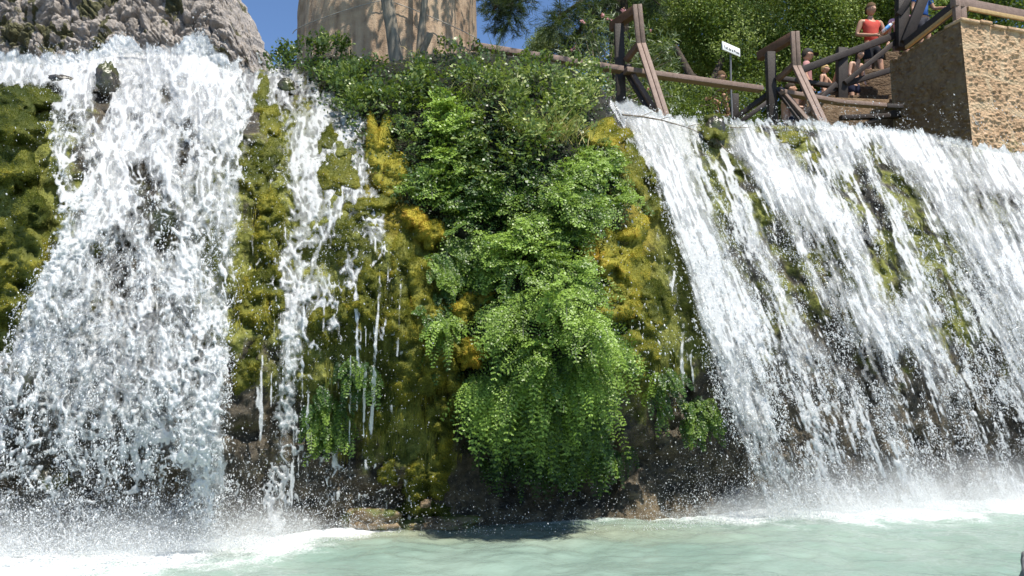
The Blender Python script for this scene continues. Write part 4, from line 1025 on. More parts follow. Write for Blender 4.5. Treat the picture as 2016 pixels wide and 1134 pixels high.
_b.tube([[_tc[0] + (_R + .09) * cos(a), _tc[1] + (_R + .09) * sin(a), z] for a, z in zip(_wa, _wz)], 0.006, 5)
adopt(_b.build('cable', simple_mat('cable_grey', (0.35, 0.32, 0.28)), origin=_o0), tower).location = (0, 0, 0)

_m = Mat('bark_pale'); _n = _m.noise(1.0, 5, 0.6, _m.co((26, 26, 5)))
BARK = _m.done(_m.pbsdf(_m.ramp(_n, [(0.3, (0.12, 0.10, 0.075)), (0.7, (0.27, 0.235, 0.185))]), 0.85, 0.2, _m.bump(_n, 0.6, 0.02)))
_m = Mat('bark_dark'); _n = _m.noise(1.0, 5, 0.6, _m.co((22, 22, 6)))
DARKBARK = _m.done(_m.pbsdf(_m.ramp(_n, [(0.3, (0.022, 0.018, 0.014)), (0.7, (0.085, 0.065, 0.05))]), 0.9, 0.2, _m.bump(_n, 0.8, 0.03)))
TREE = leaf_mat('tree_leaf', [(0.0, (0.020, 0.040, 0.010)), (0.4, (0.080, 0.130, 0.026)), (0.75, (0.18, 0.25, 0.055)), (1.0, (0.32, 0.37, 0.12))], 0.3, 0.55, 0.28)
NEEDLE = leaf_mat('pine_needle', [(0.0, (0.010, 0.022, 0.012)), (0.5, (0.030, 0.055, 0.026)), (1.0, (0.075, 0.115, 0.05))], 0.15, 0.5, 0.3)
PALE = leaf_mat('pale_needle', [(0.0, (0.05, 0.075, 0.035)), (0.6, (0.13, 0.17, 0.07)), (1.0, (0.24, 0.24, 0.08))], 0.25, 0.6, 0.3)

def leaf_cloud(C, rad, per, size, tone, R, aspect=0.55, flat=0.8):
    """C clump centres; PER leaves in each, gathered towards the clump's shell."""
    n = len(C) * per
    d = unit(R.normal(size=(n, 3))); rr = np.repeat(rad, per) * R.uniform(0.25, 1.0, n) ** 0.5
    P = np.repeat(C, per, 0) + d * rr[:, None] * np.array([1, 1, flat])
    a = unit(R.normal(size=(n, 3)) + np.array([0, 0, -0.3]) + 0.6 * d); nn = unit(d + 0.7 * R.normal(size=(n, 3)) + np.array([0, 0, .5])); b = unit(np.cross(a, nn))
    s = size * R.uniform(.7, 1.3, n)[:, None]
    v = np.stack([P - a * s * .5, P + b * s * aspect * .5, P + a * s * .5, P - b * s * aspect * .5], 1).reshape(-1, 3)
    r = np.clip(np.repeat(tone, per) + 0.13 * R.normal(size=n), 0, 1)
    return v, np.repeat(r, 4)

def tree(name, label, base, crown, trunk, leafmat, barkmat, group=None, cat='tree'):
    """crown: list of (verts, rnd); trunk: list of (points, radii)."""
    b = MB()
    for p, r in trunk: b.tube(p, r, 9)
    t = empty(name, base, label, cat, group)
    b.build('trunk', barkmat, t, smooth=True, origin=base)
    v = np.concatenate([c[0] for c in crown]); r = np.concatenate([c[1] for c in crown])
    o = mesh('crown', v - np.array(base), quads(len(v) // 4), leafmat, attrs={'rnd': r}, smooth=False); o.location = base
    adopt(o, t)
    return t

R = np.random.default_rng(31)
# the slender tree in front of the tower; its crown, above the picture, dapples the tower
_b0 = at(782, 138, 9.0)
_tr = [([at(782, 150, 9.05), at(780, 120, 9.02), at(772, 60, 9.0), at(762, 0, 9.0), at(756, -80, 9.0), at(757, -190, 8.95), at(770, -330, 8.9)], np.array([.095, .088, .080, .078, .07, .06, .045])),
       ([at(757, -150, 8.97), at(800, -260, 8.7), at(840, -360, 8.5)], [.05, .035, .02]), ([at(757, -190, 8.95), at(700, -300, 8.9), at(650, -380, 8.8)], [.045, .03, .02])]
_cc = np.array([_b0[0] + 0.95, 8.6, 8.6]) + R.normal(size=(240, 3)) * np.array([1.5, 1.0, 0.9])
_cc = _cc[_cc[:, 2] > 1.2 + _cc[:, 1] * 0.505 + 0.5][:105]
tree('slender_tree', 'slender pale trunk leaning in front of the tan tower', _b0, [leaf_cloud(_cc, R.uniform(.2, .34, len(_cc)), 38, 0.10, R.uniform(.3, .7, len(_cc)), R)], _tr, TREE, BARK)
_b1 = at(830, 104, 9.25)
_cc = np.array([_b1[0] + 1.3, 8.3, 8.8]) + R.normal(size=(60, 3)) * np.array([1.0, 0.6, 0.8])
_cc = _cc[_cc[:, 2] > 1.2 + _cc[:, 1] * 0.505 + 0.55][:26]
tree('slender_tree', 'thin pale trunk with a short broken stub, close right of the leaning trunk', _b1,
     [leaf_cloud(_cc, R.uniform(.2, .36, len(_cc)), 46, 0.10, R.uniform(.3, .7, len(_cc)), R)],
     [([at(826, 118, 9.25), at(828, 70, 9.25), at(836, 0, 9.25), at(842, -120, 9.22), at(850, -300, 9.15)], [.05, .045, .042, .035, .025]), ([at(830, 104, 9.22), at(840, 84, 9.19), at(847, 66, 9.17)], [.045, .042, .04])], TREE, BARK)

# broadleaf tree behind the rail: a deep bank of small leaves
def bank_tree(name, label, box, Y0, Y1, nc, per, size, trunks, tone0, seed, mat=TREE):
    R = np.random.default_rng(seed)
    px = R.uniform(box[0], box[1], nc); py = R.uniform(box[2], box[3], nc)
    lo = interp(px, box[4]) if len(box) > 4 else np.full(nc, 9e9)
    k = py < lo; px, py = px[k], py[k]
    Y = R.uniform(Y0, Y1, len(px)) + 0.5 * fbm(p3(px / 90, py / 90), 2, seed)
    C = at(px, py, Y)
    tone = np.clip(tone0 +   .36 * fbm(p3(px / 40, py / 40), 3, seed + 3) + .10 * R.normal(size=len(px)), 0, 1)
    base = at(*trunks[0][0][0])
    tr = [([at(*q) for q in p], r) for p, r in trunks]
    return tree(name, label, base, [leaf_cloud(C, R.uniform(.28, .52, len(C)), per, size, tone, R)], tr, mat, DARKBARK)
bank_tree('broadleaf_tree', 'big dense green tree filling the slope behind the two wooden frames', (1225, 1830, -110, 215, [(1225, 110), (1290, 150), (1400, 130), (1500, 165), (1700, 130), (1830, 60)]), 14.5, 16.0, 900, 230, 0.054,
          [([(1452, 262, 13.9), (1430, 215, 13.8), (1395, 180, 13.8), (1360, 150, 14.0), (1330, 90, 14.5)], [.16, .13, .10, .08, .04]), ([(1430, 215, 14.5), (1400, 210, 14.2), (1345, 215, 14.0)], [.09, .06, .03]), ([(1395, 180, 14.4), (1420, 120, 14.6), (1440, 40, 14.8)], [.09, .06, .03])], 0.72, 61)
bank_tree('broadleaf_tree', 'dark tree deep in the shade behind the big dense green tree', (1215, 1980, -120, 235), 17.0, 19.5, 900, 100, 0.12,
          [([(1560, 270, 18.5), (1560, 150, 18.5), (1580, 0, 18.5)], [.22, .18, .1])], 0.42, 67)
bank_tree('broadleaf_tree', 'dark leafy tree over the people on the stairs, up at the right', (1720, 2040, -120, 60), 15.5, 17.0, 260, 110, 0.08,
          [([(1850, 130, 16.4), (1845, 0, 16.4), (1830, -120, 16.4)], [.16, .13, .08])], 0.32, 71)
# undergrowth of fine twigs and leaves under the rail
R = np.random.default_rng(83)
_px = R.uniform(1200, 1500, 260); _py = R.uniform(165, 245, 260)
_v, _r = leaf_cloud(at(_px, _py, R.uniform(12.2, 14.5, 260)), R.uniform(.12, .3, 260), 60, 0.045, np.clip(.3 + .3 * R.normal(size=260), 0, 1), R)
_u = mesh('undergrowth', _v, quads(len(_v) // 4), TREE, attrs={'rnd': _r}, smooth=False); tag(_u, 'low dull undergrowth in the shade beneath the brown rail', 'undergrowth', kind='stuff')

# pines: needle brushes along drooping twigs
def pine_boughs(name, label, base, twigs, seed, trunk, mat=NEEDLE, nl=0.11, per=3600, tone=0.42, w=0.006):
    R = np.random.default_rng(seed); cr = []; tr = list(trunk)
    for pts, r0, spread in twigs:
        P = np.array([at(*q) for q in pts]); tr.append((P, np.linspace(r0, r0 * .3, len(P))))
        n = int(per * spread)
        u = np.sort(R.uniform(0.1, 1, n)) * (len(P) - 1); i = np.minimum(u.astype(int), len(P) - 2); f = u - i
        c = P[i] * (1 - f)[:, None] + P[i + 1] * f[:, None]
        nb = max(8, n // 40); tw = R.integers(0, nb, n)
        tc = R.uniform(.1, 1, nb)[tw] * (len(P) - 1); i = np.minimum(tc.astype(int), len(P) - 2); f = tc - i
        c = P[i] * (1 - f)[:, None] + P[i + 1] * f[:, None]
        td = unit(R.normal(size=(nb, 3)) * np.array([1, 1, .7]) + np.array([0, 0, -.5])); tl = R.uniform(.12, .42, nb) * spread ** .3
        c = c + td[tw] * (tl[tw] * R.uniform(.35, 1, n))[:, None]
        d = unit(td[tw] * .9 + R.normal(size=(n, 3)) * .6); s = unit(np.cross(d, R.normal(size=(n, 3))))
        L = nl * R.uniform(.7, 1.2, n)[:, None]
        v = np.stack([c - s * w * .5, c + s * w * .5, c + d * L + s * w * .2, c + d * L - s * w * .2], 1).reshape(-1, 3)
        cr.append((v, np.repeat(np.clip(tone + .22 * R.normal(size=n) + .2 * (R.uniform(size=nb)[tw] - .5), 0, 1), 4)))
        for k in range(min(nb, 26)):
            q = P[min(int(R.uniform(.1, 1) * (len(P) - 1)), len(P) - 2)]
            tr.append(([q, q + td[k] * tl[k] * .5, q + td[k] * tl[k]], [.008, .006, .004]))
    return tree(name, label, base, cr, tr, mat, DARKBARK)
_pb = at(1222, 215, 12.6)
pine_boughs('pine_tree', 'dark pine trunk behind the first frame with drooping boughs against the blue sky', _pb,
            [([(1215, -60, 12.5), (1150, 0, 12.0), (1105, 30, 11.6), (1085, 60, 11.4)], .05, 1.6), ([(1215, -30, 12.5), (1160, 40, 12.1), (1130, 75, 11.9), (1120, 110, 11.8)], .05, 1.5),
             ([(1215, -110, 12.5), (1130, -60, 12.0), (1090, -25, 11.7)], .05, 1.5), ([(1220, -60, 12.6), (1190, 20, 12.4), (1165, 70, 12.3), (1150, 100, 12.2)], .04, 1.6), ([(1225, -60, 12.6), (1260, -20, 12.3), (1300, 10, 12.1)], .04, 1.2),
             ([(1218, -150, 12.5), (1120, -130, 12.0), (1010, -70, 11.5), (985, -10, 11.3), (970, 25, 11.2)], .06, 2.0), ([(1120, -130, 12.0), (1040, -60, 11.6), (1010, 0, 11.4), (1000, 50, 11.3)], .04, 1.9), ([(1060, -110, 11.8), (1000, -60, 11.5), (965, -10, 11.3)], .03, 1.5)],
            91, [([at(1226, 230, 12.6), at(1222, 120, 12.6), at(1216, 0, 12.6), at(1212, -140, 12.6), at(1205, -300, 12.6)], [.20, .19, .175, .16, .14])])
_pp = at(1078, 150, 19.0)
R = np.random.default_rng(97)
_px = 1078 + R.normal(size=70) * 26; _py = 62 + np.abs(R.normal(size=70)) * 42; _px = 1078 + (_px - 1078) * np.clip((_py - 50) / 55, .12, 1.4)
tree('conifer', 'small pale green conifer beyond the rail in the gap of sky', _pp, [leaf_cloud(at(_px, _py, 19 + R.normal(size=70) * .3), np.full(70, .2), 110, .10, np.clip((_py - 60) / 70 * .6 + .35 + .1 * R.normal(size=70), 0, 1), R, .18)], [([at(1078, 150, 19), at(1078, 55, 19)], [.08, .02])], PALE, BARK)

# oleander: long leaves in whorls and pink flowers
OLE = leaf_mat('oleander_leaf', [(0.0, (0.030, 0.055, 0.022)), (0.5, (0.10, 0.145, 0.06)), (1.0, (0.30, 0.33, 0.20))], 0.25, 0.5, 0.4)
PINK = leaf_mat('pink_petal', [(0.0, (0.62, 0.20, 0.28)), (1.0, (0.85, 0.48, 0.54))], 0.3, 0.5, 0.3)
R = np.random.default_rng(101)
_ob = at(1180, 200, 11.6); ot = empty('oleander_bush', _ob, 'oleander bush with long pale leaves and pink flowers behind the rail', 'shrub')
_n = 230
_px = R.uniform(1095, 1330, _n); _py = R.uniform(45, 225, _n); _k = (_py > 40 + np.abs(_px - 1190) * .35)
_k &= ~((_px < 1150) & (_py > 150)); _px, _py = _px[_k], _py[_k]; _C = at(_px, _py, R.uniform(10.9, 12.0, len(_px)))
_per = 16; _n = len(_C) * _per
_st = unit(R.normal(size=(len(_C), 3)) * .6 + np.array([0, -.2, 1.0]))
_u = R.uniform(0, 1, _n)
_P = np.repeat(_C, _per, 0) + np.repeat(_st, _per, 0) * (_u * .22)[:, None]
_d = unit(R.normal(size=(_n, 3)) + np.repeat(_st, _per, 0) * (.2 + .9 * _u)[:, None]); _s = unit(np.cross(_d, R.normal(size=(_n, 3)))); _L = R.uniform(.08, .15, _n)[:, None]
_v = np.stack([_P, _P + _d * _L * .45 + _s * .010, _P + _d * _L - np.array([0, 0, .015]), _P + _d * _L * .45 - _s * .010], 1).reshape(-1, 3)
_o = mesh('crown', _v - _ob, quads(_n), OLE, attrs={'rnd': np.repeat(np.clip(.5 + .28 * R.normal(size=_n), 0, 1), 4)}, smooth=False); _o.location = _ob; adopt(_o, ot)
_b = MB()
for k in range(0, len(_C), 4): _b.tube([at(1180 + R.normal() * 25, 225, 11.5), (_C[k] + _ob) / 2 + R.normal(size=3) * .05, _C[k]], [.012, .009, .005], 5)
_b.build('stem', BARK, ot, smooth=True, origin=_ob)
for fx, fy, fr in [(1225, 20, .055), (1187, 30, .045), (1205, 42, .05), (1210, 48, .04), (1132, 93, .04), (1126, 98, .035), (1145, 42, .035), (1150, 45, .03), (1281, 60, .03), (1276, 175, .03), (1196, 38, .03)]:
    c = at(fx, fy, 10.85); n = 26
    d = unit(R.normal(size=(n, 3))); a = unit(R.normal(size=(n, 3))); b = unit(np.cross(d, a)); p = c + d * fr * .8 * R.uniform(.3, 1, n)[:, None]; s = fr * .55
    v = np.stack([p - a * s * .5, p + b * s * .5, p + a * s * .5, p - b * s * .5], 1).reshape(-1, 3)
    _o = mesh('flower', v - _ob, quads(n), PINK, attrs={'rnd': np.repeat(R.uniform(0, 1, n), 4)}, smooth=False); _o.location = _ob; adopt(_o, ot)

# ------------------------------------------------------------------ brown timber rail
def wood(name, c0, c1):
    m = Mat(name); g_ = m.n('ShaderNodeTexCoord'); mp = m.n('ShaderNodeMapping'); mp.inputs['Scale'].default_value = (14, 14, 14)
    m.l(g_.outputs['Object'], mp.inputs[0])
    n = m.noise(1.0, 6, 0.65, mp.outputs[0]); n2 = m.noise(5.0, 4, 0.6, mp.outputs[0])
    k = m.math('ADD', m.math('MULTIPLY', n, 0.6), m.math('MULTIPLY', n2, 0.4))
    return m.done(m.pbsdf(m.ramp(k, [(0.35, c0), (0.65, c1)]), 0.62, 0.35, m.bump(n2, 0.4, 0.01)))
WOOD = wood('brown_timber', (0.145, 0.095, 0.072), (0.255, 0.175, 0.14))
DWOOD = wood('dark_timber', (0.018, 0.013, 0.011), (0.042, 0.030, 0.025))
YWOOD = wood('yellow_timber', (0.30, 0.19, 0.075), (0.48, 0.33, 0.15))
IRON = simple_mat('dark_iron', (0.05, 0.05, 0.052), 0.5)

def plank(parent, name, p, q, w, h, mat=WOOD, up=(0, 0, 1), twin=False):
    p, q = np.array(p, float), np.array(q, float)
    b = MB()
    if twin:
        s = unit(np.cross(q - p, np.array(up, float))) * (w * .26)
        b.beam(p - s, q - s, w * .47, h, up); b.beam(p + s, q + s, w * .47, h, up)
    else: b.beam(p, q, w, h, up)
    return b.build(name, mat, parent, origin=(p + q) / 2, bevel=0.005)

RZ = 5.33
def zat(px, py, z):                          # the point on the ray at height z
    d = ray(px, py); return np.array([0, 0, CAMZ]) + d * ((z - CAMZ) / d[2])
rail = empty('handrail', zat(1230, 140, RZ), 'long brown timber handrail running from the tower to the stone wall through both frames', 'railing')
_h1, _h2, _h3 = zat(930, 91, RZ), zat(1180, 131, RZ), zat(1224, 138, RZ)
plank(rail, 'rail_plank', _h1, _h3, .13, .07)
_h4 = zat(1498, 176, RZ); plank(rail, 'rail_plank', _h3 + unit(_h4 - _h3) * .05, _h4, .13, .07)
_h5, _h6, _h7 = zat(1540, 182, RZ), zat(1660, 203, RZ - .01), zat(1742, 209, RZ - .02)
plank(rail, 'rail_plank', _h5, _h6, .12, .06); plank(rail, 'rail_plank', _h6 + [.01, 0, .0], _h7, .12, .06)
plank(rail, 'rail_plank', _h7 + [.01, 0, -.01], zat(1775, 211, RZ - .03), .11, .065, DWOOD)
for a, b_ in (((1340, 218), (1405, 165)),): pass
plank(rail, 'brace', at(1440, 238, 11.3), at(1512, 186, 11.1), .07, .07, DWOOD)
plank(rail, 'brace', at(1700, 246, 11.9), at(1772, 216, 12.0), .09, .06, DWOOD)
plank(rail, 'brace', at(1655, 232, 11.8), at(1770, 228, 12.0), .10, .07, DWOOD)

def frame(label, post_x, pY, top_y, arm_front, arm_back, bend, foot, brace_top, brace_foot, small):
    base = at(post_x[1], post_x[2], pY)
    t = empty('rail_frame', base, label, 'railing frame', 'dark timber frames of the handrail')
    plank(t, 'post', base, at(post_x[0], top_y, pY), .125, .125, DWOOD, (0, -1, 0))
    plank(t, 'arm', at(*arm_back), at(*arm_front), .10, .13, wood('arm_timber', (0.07, 0.035, 0.022), (0.16, 0.085, 0.05)))
    plank(t, 'board', at(*arm_front) + [0, -.055, .05], at(*bend), .125, .05, WOOD, (0, -1, .15), True)
    plank(t, 'strut', at(*bend) + [0, 0, .01], at(*foot), .125, .05, WOOD, (0, -1, .3), True)
    plank(t, 'brace', at(*brace_top), at(*brace_foot), .06, .09, wood('brace_timber', (0.10, 0.065, 0.05), (0.19, 0.13, 0.10)), (0, -1, .1))
    plank(t, 'brace', at(brace_top[0] - 6, brace_top[1] - 4, brace_top[2] + .08), at(brace_foot[0] - 8, brace_foot[1], brace_foot[2] + .08), .11, .05, DWOOD, (0, -1, .1))
    plank(t, 'knee', at(*small[0]), at(*small[1]), .07, .07, wood('knee_timber', (0.07, 0.038, 0.025), (0.15, 0.085, 0.055)))
    return t
frame('first timber frame with a bent twin board, at the left start of the right cascade', (1218, 1223, 212), 10.2, 50, (1253, 20, 9.92), (1205, 54, 10.45), (1262, 88, 9.92), (1309, 232, 9.25), (1236, 134, 10.1), (1292, 222, 9.5), ((1232, 120, 10.12), (1257, 88, 9.95)))
frame('second timber frame with a bent twin board, standing nearer the stone wall', (1516, 1521, 244), 10.93, 104, (1562, 72, 10.66), (1494, 112, 11.2), (1568, 132, 10.66), (1622, 246, 10.0), (1538, 178, 10.85), (1590, 240, 10.2), ((1530, 158, 10.86), (1562, 128, 10.68)))

# stairs railing further back
sr = empty('stair_railing', at(1655, 200, 12.6), 'dark timber stair railing with crossed braces below the person in red', 'railing')
plank(sr, 'post', at(1657, 204, 12.5), at(1657, 96, 12.5), .16, .14, DWOOD, (0, -1, 0))
plank(sr, 'handrail', at(1578, 138, 12.2), at(1772, 66, 12.75), .09, .11, DWOOD)
plank(sr, 'lower_rail', at(1540, 155, 12.3), at(1655, 172, 12.5), .08, .07, DWOOD)
plank(sr, 'lower_rail', at(1600, 192, 12.4), at(1658, 172, 12.55), .08, .07, DWOOD)
plank(sr, 'lower_rail', at(1660, 167, 12.5), at(1780, 130, 12.75), .08, .09, DWOOD)
plank(sr, 'brace', at(1662, 164, 12.42), at(1768, 78, 12.7), .08, .08, DWOOD)
plank(sr, 'post', at(1776, 96, 12.6), at(1776, -20, 12.6), .19, .15, DWOOD, (0, -1, 0))
plank(sr, 'brace', at(1782, 84, 12.5), at(1826, -24, 12.4), .16, .10, DWOOD, (0, -1, 0))
plank(sr, 'brace', at(1768, 30, 12.55), at(1808, -30, 12.5), .09, .09, DWOOD, (0, -1, 0))
plank(sr, 'handrail', at(1785, 88, 12.35), at(1892, 4, 11.2), .10, .16, DWOOD)
plank(sr, 'trim_board', at(1784, 94, 12.26), at(1886, 14, 11.1), .05, .055, YWOOD)
plank(sr, 'lower_rail', at(1545, 262, 12.0), at(1645, 165, 12.35), .07, .07, DWOOD)
plank(sr, 'lower_rail', at(1460, 238, 12.0), at(1510, 202, 12.0), .07, .07, DWOOD)
plank(sr, 'post', at(1447, 240, 11.9), at(1447, 186, 11.9), .10, .10, DWOOD, (0, -1, 0))
plank(sr, 'post', at(1531, 240, 11.5), at(1527, 196, 11.5), .025, .025, WOOD, (0, -1, 0))

# ------------------------------------------------------------------ stone wall
_cor = at(1892, 40, 10.8); _cb = at(1904, 300, 10.8)
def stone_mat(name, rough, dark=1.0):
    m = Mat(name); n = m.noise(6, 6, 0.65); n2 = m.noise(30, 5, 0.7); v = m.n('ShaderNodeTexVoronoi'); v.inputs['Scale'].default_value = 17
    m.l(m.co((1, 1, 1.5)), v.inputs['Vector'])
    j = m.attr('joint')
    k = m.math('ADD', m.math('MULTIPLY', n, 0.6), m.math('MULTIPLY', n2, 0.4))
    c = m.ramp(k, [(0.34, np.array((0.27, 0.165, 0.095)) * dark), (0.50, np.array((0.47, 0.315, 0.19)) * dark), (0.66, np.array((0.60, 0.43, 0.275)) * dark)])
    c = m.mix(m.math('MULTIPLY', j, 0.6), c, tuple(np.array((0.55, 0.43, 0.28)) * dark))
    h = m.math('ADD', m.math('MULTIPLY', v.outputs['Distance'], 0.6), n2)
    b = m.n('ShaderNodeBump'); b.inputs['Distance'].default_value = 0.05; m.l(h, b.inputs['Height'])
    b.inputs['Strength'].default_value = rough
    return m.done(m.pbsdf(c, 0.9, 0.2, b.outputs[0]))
def wall_face(name, p_top, p_bot, q_top, q_bot, nu, nv, normal, amp, mat, joints):
    U, W = np.meshgrid(np.linspace(0, 1, nu), np.linspace(0, 1, nv))
    P = ((p_top * (1 - U[..., None]) + q_top * U[..., None]) * (1 - W[..., None]) + (p_bot * (1 - U[..., None]) + q_bot * U[..., None]) * W[..., None])
    jt = joints(U, W, P)
    a = fbm(P * 9, 4, 901); f1, f2, _ = worley(P * np.array([9, 9, 15.0]) + .4 * fbm(P * 5, 2, 907)[..., None], 905, 3)
    pit = sstep(.12, .5, f1)
    e = np.minimum.reduce([sstep(0, .03, U), sstep(0, .03, 1 - U) if nu > 1 else 1])
    d = amp * (0.5 * a + 0.9 * (0.45 - pit)) * (1 - .85 * jt) * e - 0.012 * jt
    P = P + np.array(normal) * d[..., None]
    return P, grid_faces(nv, nu), jt
wall = empty('stone_wall', _cb, 'rough tan stone corner wall at the right edge above the falls', 'wall')
_dir = unit(np.array([1.05, 0.34, 0])); _nR = np.array([.31, -.95, 0])
_dl = unit(np.array([-.31, .95, 0])); _nL = np.array([-.95, -.31, 0])
_cor = at(1890, 36, 10.8); _cb = np.array([_cor[0] + .03, _cor[1] - .06, 3.9])
_ln = 3.2
def _jR(U, W, P):
    z = P[..., 2]; s = (P - _cor) @ _dir; zt = _cor[2]
    j = np.zeros(U.shape)
    cs = [0, .40, .86, 1.34, 1.80, 2.4]
    for zz, wd in zip(cs[1:], (.05, .03, .05, .03, .03)):
        j = np.maximum(j, 1 - sstep(wd * .4, wd * 1.7, np.abs(z - (zt - zz) + .05 * fbm(p3(s * 2.4, zz), 3, 911))))
    for k in range(5):
        inr = (zt - z > cs[k]) & (zt - z <= cs[k + 1])
        for x0 in ((.52, 1.1, 1.7, 2.4), (.72, 1.5, 2.3), (.46, 1.2, 1.9), (.80, 1.6, 2.5), (.5, 1.3, 2.1))[k]:
            j = np.maximum(j, inr * (1 - sstep(.02, .055, np.abs(s - x0 + .04 * fbm(p3(z * 5, x0), 3, 915)))))
    j = np.maximum(j, (zt - z < .40) * sstep(-.25, .25, fbm(P * 3.1, 3, 919)) * .75)
    return j * sstep(-.5, .1, fbm(P * 5, 3, 917))
P, f, jt = wall_face('', _cor, _cb, _cor + _dir * _ln, _cb + _dir * _ln, 380, 260, _nR, .030, None, _jR)
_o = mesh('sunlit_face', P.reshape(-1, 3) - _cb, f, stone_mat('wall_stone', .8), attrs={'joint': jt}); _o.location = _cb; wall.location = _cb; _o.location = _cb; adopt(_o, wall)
_far = 1.35
def _jL(U, W, P): return 1 - sstep(.0, .05, np.abs(((P[..., 2]) % .34) - .17)) * 0 - 1 + .5 * (fbm(P * 2.2, 3, 921) > .25)
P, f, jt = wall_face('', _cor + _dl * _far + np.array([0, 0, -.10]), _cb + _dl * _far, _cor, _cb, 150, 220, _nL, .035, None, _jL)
_o = mesh('side_face', P.reshape(-1, 3) - _cb, f, stone_mat('wall_stone_shaded', .4, .40), attrs={'joint': jt}); _o.location = _cb; adopt(_o, wall)  # side face: its shade is painted in as a darker copy of the wall stone
_b = MB()                                   # top and back so that it is a solid wall
_t = np.array([0, 0, -.03])
_q = [_cor + _t, _cor + _dir * _ln + _t, _cor + _dir * _ln + _dl * _far + _t, _cor + _dl * _far + np.array([0, 0, -.13])]
_b.add(_q, [[0, 1, 2, 3]]); _b.add([_q[2], _q[3], _q[3] - [0, 0, 2.3], _q[2] - [0, 0, 2.3]], [[0, 1, 2, 3]]); _b.add([_q[1], _q[2], _q[2] - [0, 0, 2.3], _q[1] - [0, 0, 2.3]], [[0, 1, 2, 3]])
_b.build('core', simple_mat('wall_core', (0.30, 0.23, 0.15), 0.9), wall, origin=_cb)
_b = MB(); R = np.random.default_rng(5)      # thin coping stones, uneven
_s = -.02
while _s < _ln - .3:
    w_ = R.uniform(.18, .42); c = _cor + _dir * (_s + w_ / 2) + _dl * .12 + np.array([0, 0, -.01 + R.normal() * .008 - .02 * (_s > .5)])
    _b.box(c, _dir * (w_ / 2 - .012), _dl * .16, np.array([R.normal() * .004, 0, .024])); _s += w_
_o = _b.build('coping', stone_mat('coping_stone', .5), wall, origin=_cb, bevel=.012)

fr = empty('wall_fence', _cor + _dir * .15 + _dl * .2, 'sunlit brown plank fence standing on top of the stone wall', 'fence')
_fz = np.array([0, 0, .32]); _fp = _cor + _dl * .10
plank(fr, 'post', _fp + _dir * .06 + [0, 0, -.03], _fp + _dir * .06 + [0, 0, .36], .085, .09, WOOD, (0, -1, 0)); plank(fr, 'post', _fp + _dir * .17 + [0, 0, -.03], _fp + _dir * .17 + [0, 0, .24], .085, .09, WOOD, (0, -1, 0))
plank(fr, 'rail', _fp + _dir * .0 + [0, 0, .30], _fp + _dir * 3.0 + [0, 0, .30], .10, .14, WOOD)
plank(fr, 'trim_board', _fp + _dir * .22 + _nR * .06 + [0, 0, .205], _fp + _dir * 3.0 + _nR * .06 + [0, 0, .205], .03, .06, YWOOD)
plank(fr, 'post', _fp + _dir * 1.6 + [0, 0, -.03], _fp + _dir * 1.6 + [0, 0, .25], .085, .09, DWOOD, (0, -1, 0))
plank(fr, 'board', _fp + _dir * .25 + _dl * .25 + [0, 0, .05], _fp + _dir * 3.0 + _dl * .25 + [0, 0, .05], .03, .20, DWOOD)

# stone steps behind the railing
st = MB(); R = np.random.default_rng(8)
for k in range(7):
    c = at(1640 + 22 * k, 214 - 17 * k, 13.2 + .12 * k); st.box(c + np.array([.6, .3, -.12]), [1.0, .06 * 0, 0], [0, .55, 0], [0, 0, .12])
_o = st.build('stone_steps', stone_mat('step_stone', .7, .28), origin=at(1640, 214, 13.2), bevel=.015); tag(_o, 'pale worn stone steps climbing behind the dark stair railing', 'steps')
st = MB(); c = at(1700, 235, 12.55); st.box(c, [1.05, .1, 0], [0, .18, 0], [0, 0, .30])
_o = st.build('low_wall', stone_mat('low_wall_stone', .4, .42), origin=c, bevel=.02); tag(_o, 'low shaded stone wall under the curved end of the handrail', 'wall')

# ------------------------------------------------------------------ sign
sg = empty('sign', at(1442, 236, 11.6), 'small white name sign on a thin dark post between the two frames', 'sign')
_b = MB(); _b.tube([at(1442, 242, 11.74), at(1439, 170, 11.72), at(1438, 99, 11.70)], .016, 8); _b.build('post', simple_mat('grey_pole', (0.16, 0.16, 0.165), 0.4), sg, smooth=True, origin=at(1442, 236, 11.6))
_s0, _s1 = at(1422, 95, 11.5), at(1456, 99, 11.78)
_w = np.array(_s1 - _s0); _w[2] = 0; _sl = np.linalg.norm(_w); _w = unit(_w); _sc = (np.array(_s0) + _s1) / 2
_sc[2] = (_s0[2] + _s1[2]) / 2; _nn = unit(np.cross(_w, [0, 0, 1.0])); _nn = _nn if _nn[1] < 0 else -_nn
_b = MB(); _b.box(_sc, _w * _sl / 2, np.array([0, 0, .068]), _nn * .010)
pn = _b.build('panel', simple_mat('white_panel', (0.80, 0.80, 0.78), 0.45, .4, .03), None, origin=_sc, bevel=.004); adopt(pn, sg)
tx = bpy.data.curves.new('lettering', 'FONT'); tx.body = 'Toll de la Presa'; tx.size = .046; tx.align_x = 'CENTER'; tx.align_y = 'CENTER'; tx.extrude = .001
to = bpy.data.objects.new('lettering', tx); COL.objects.link(to); tx.materials.append(simple_mat('black_ink', (0.03, 0.03, 0.03)))
_M = Matrix(((_w[0], 0, _nn[0]), (_w[1], 0, _nn[1]), (0, 1, 0))).to_4x4()
bpy.context.view_layer.update()
_wd = max(to.dimensions.x, .05); _k = _sl * .88 / _wd
_dg = bpy.context.evaluated_depsgraph_get()
_lm = bpy.data.meshes.new_from_object(to.evaluated_get(_dg)); bpy.data.objects.remove(to); to = bpy.data.objects.new('lettering', _lm); COL.objects.link(to)
to.parent = pn; to.matrix_local = Matrix.Translation(Vector(_nn * .0125) + Vector((0, 0, -.018))) @ _M @ Matrix.Diagonal((_k, max(_k, 1.0), 1, 1))

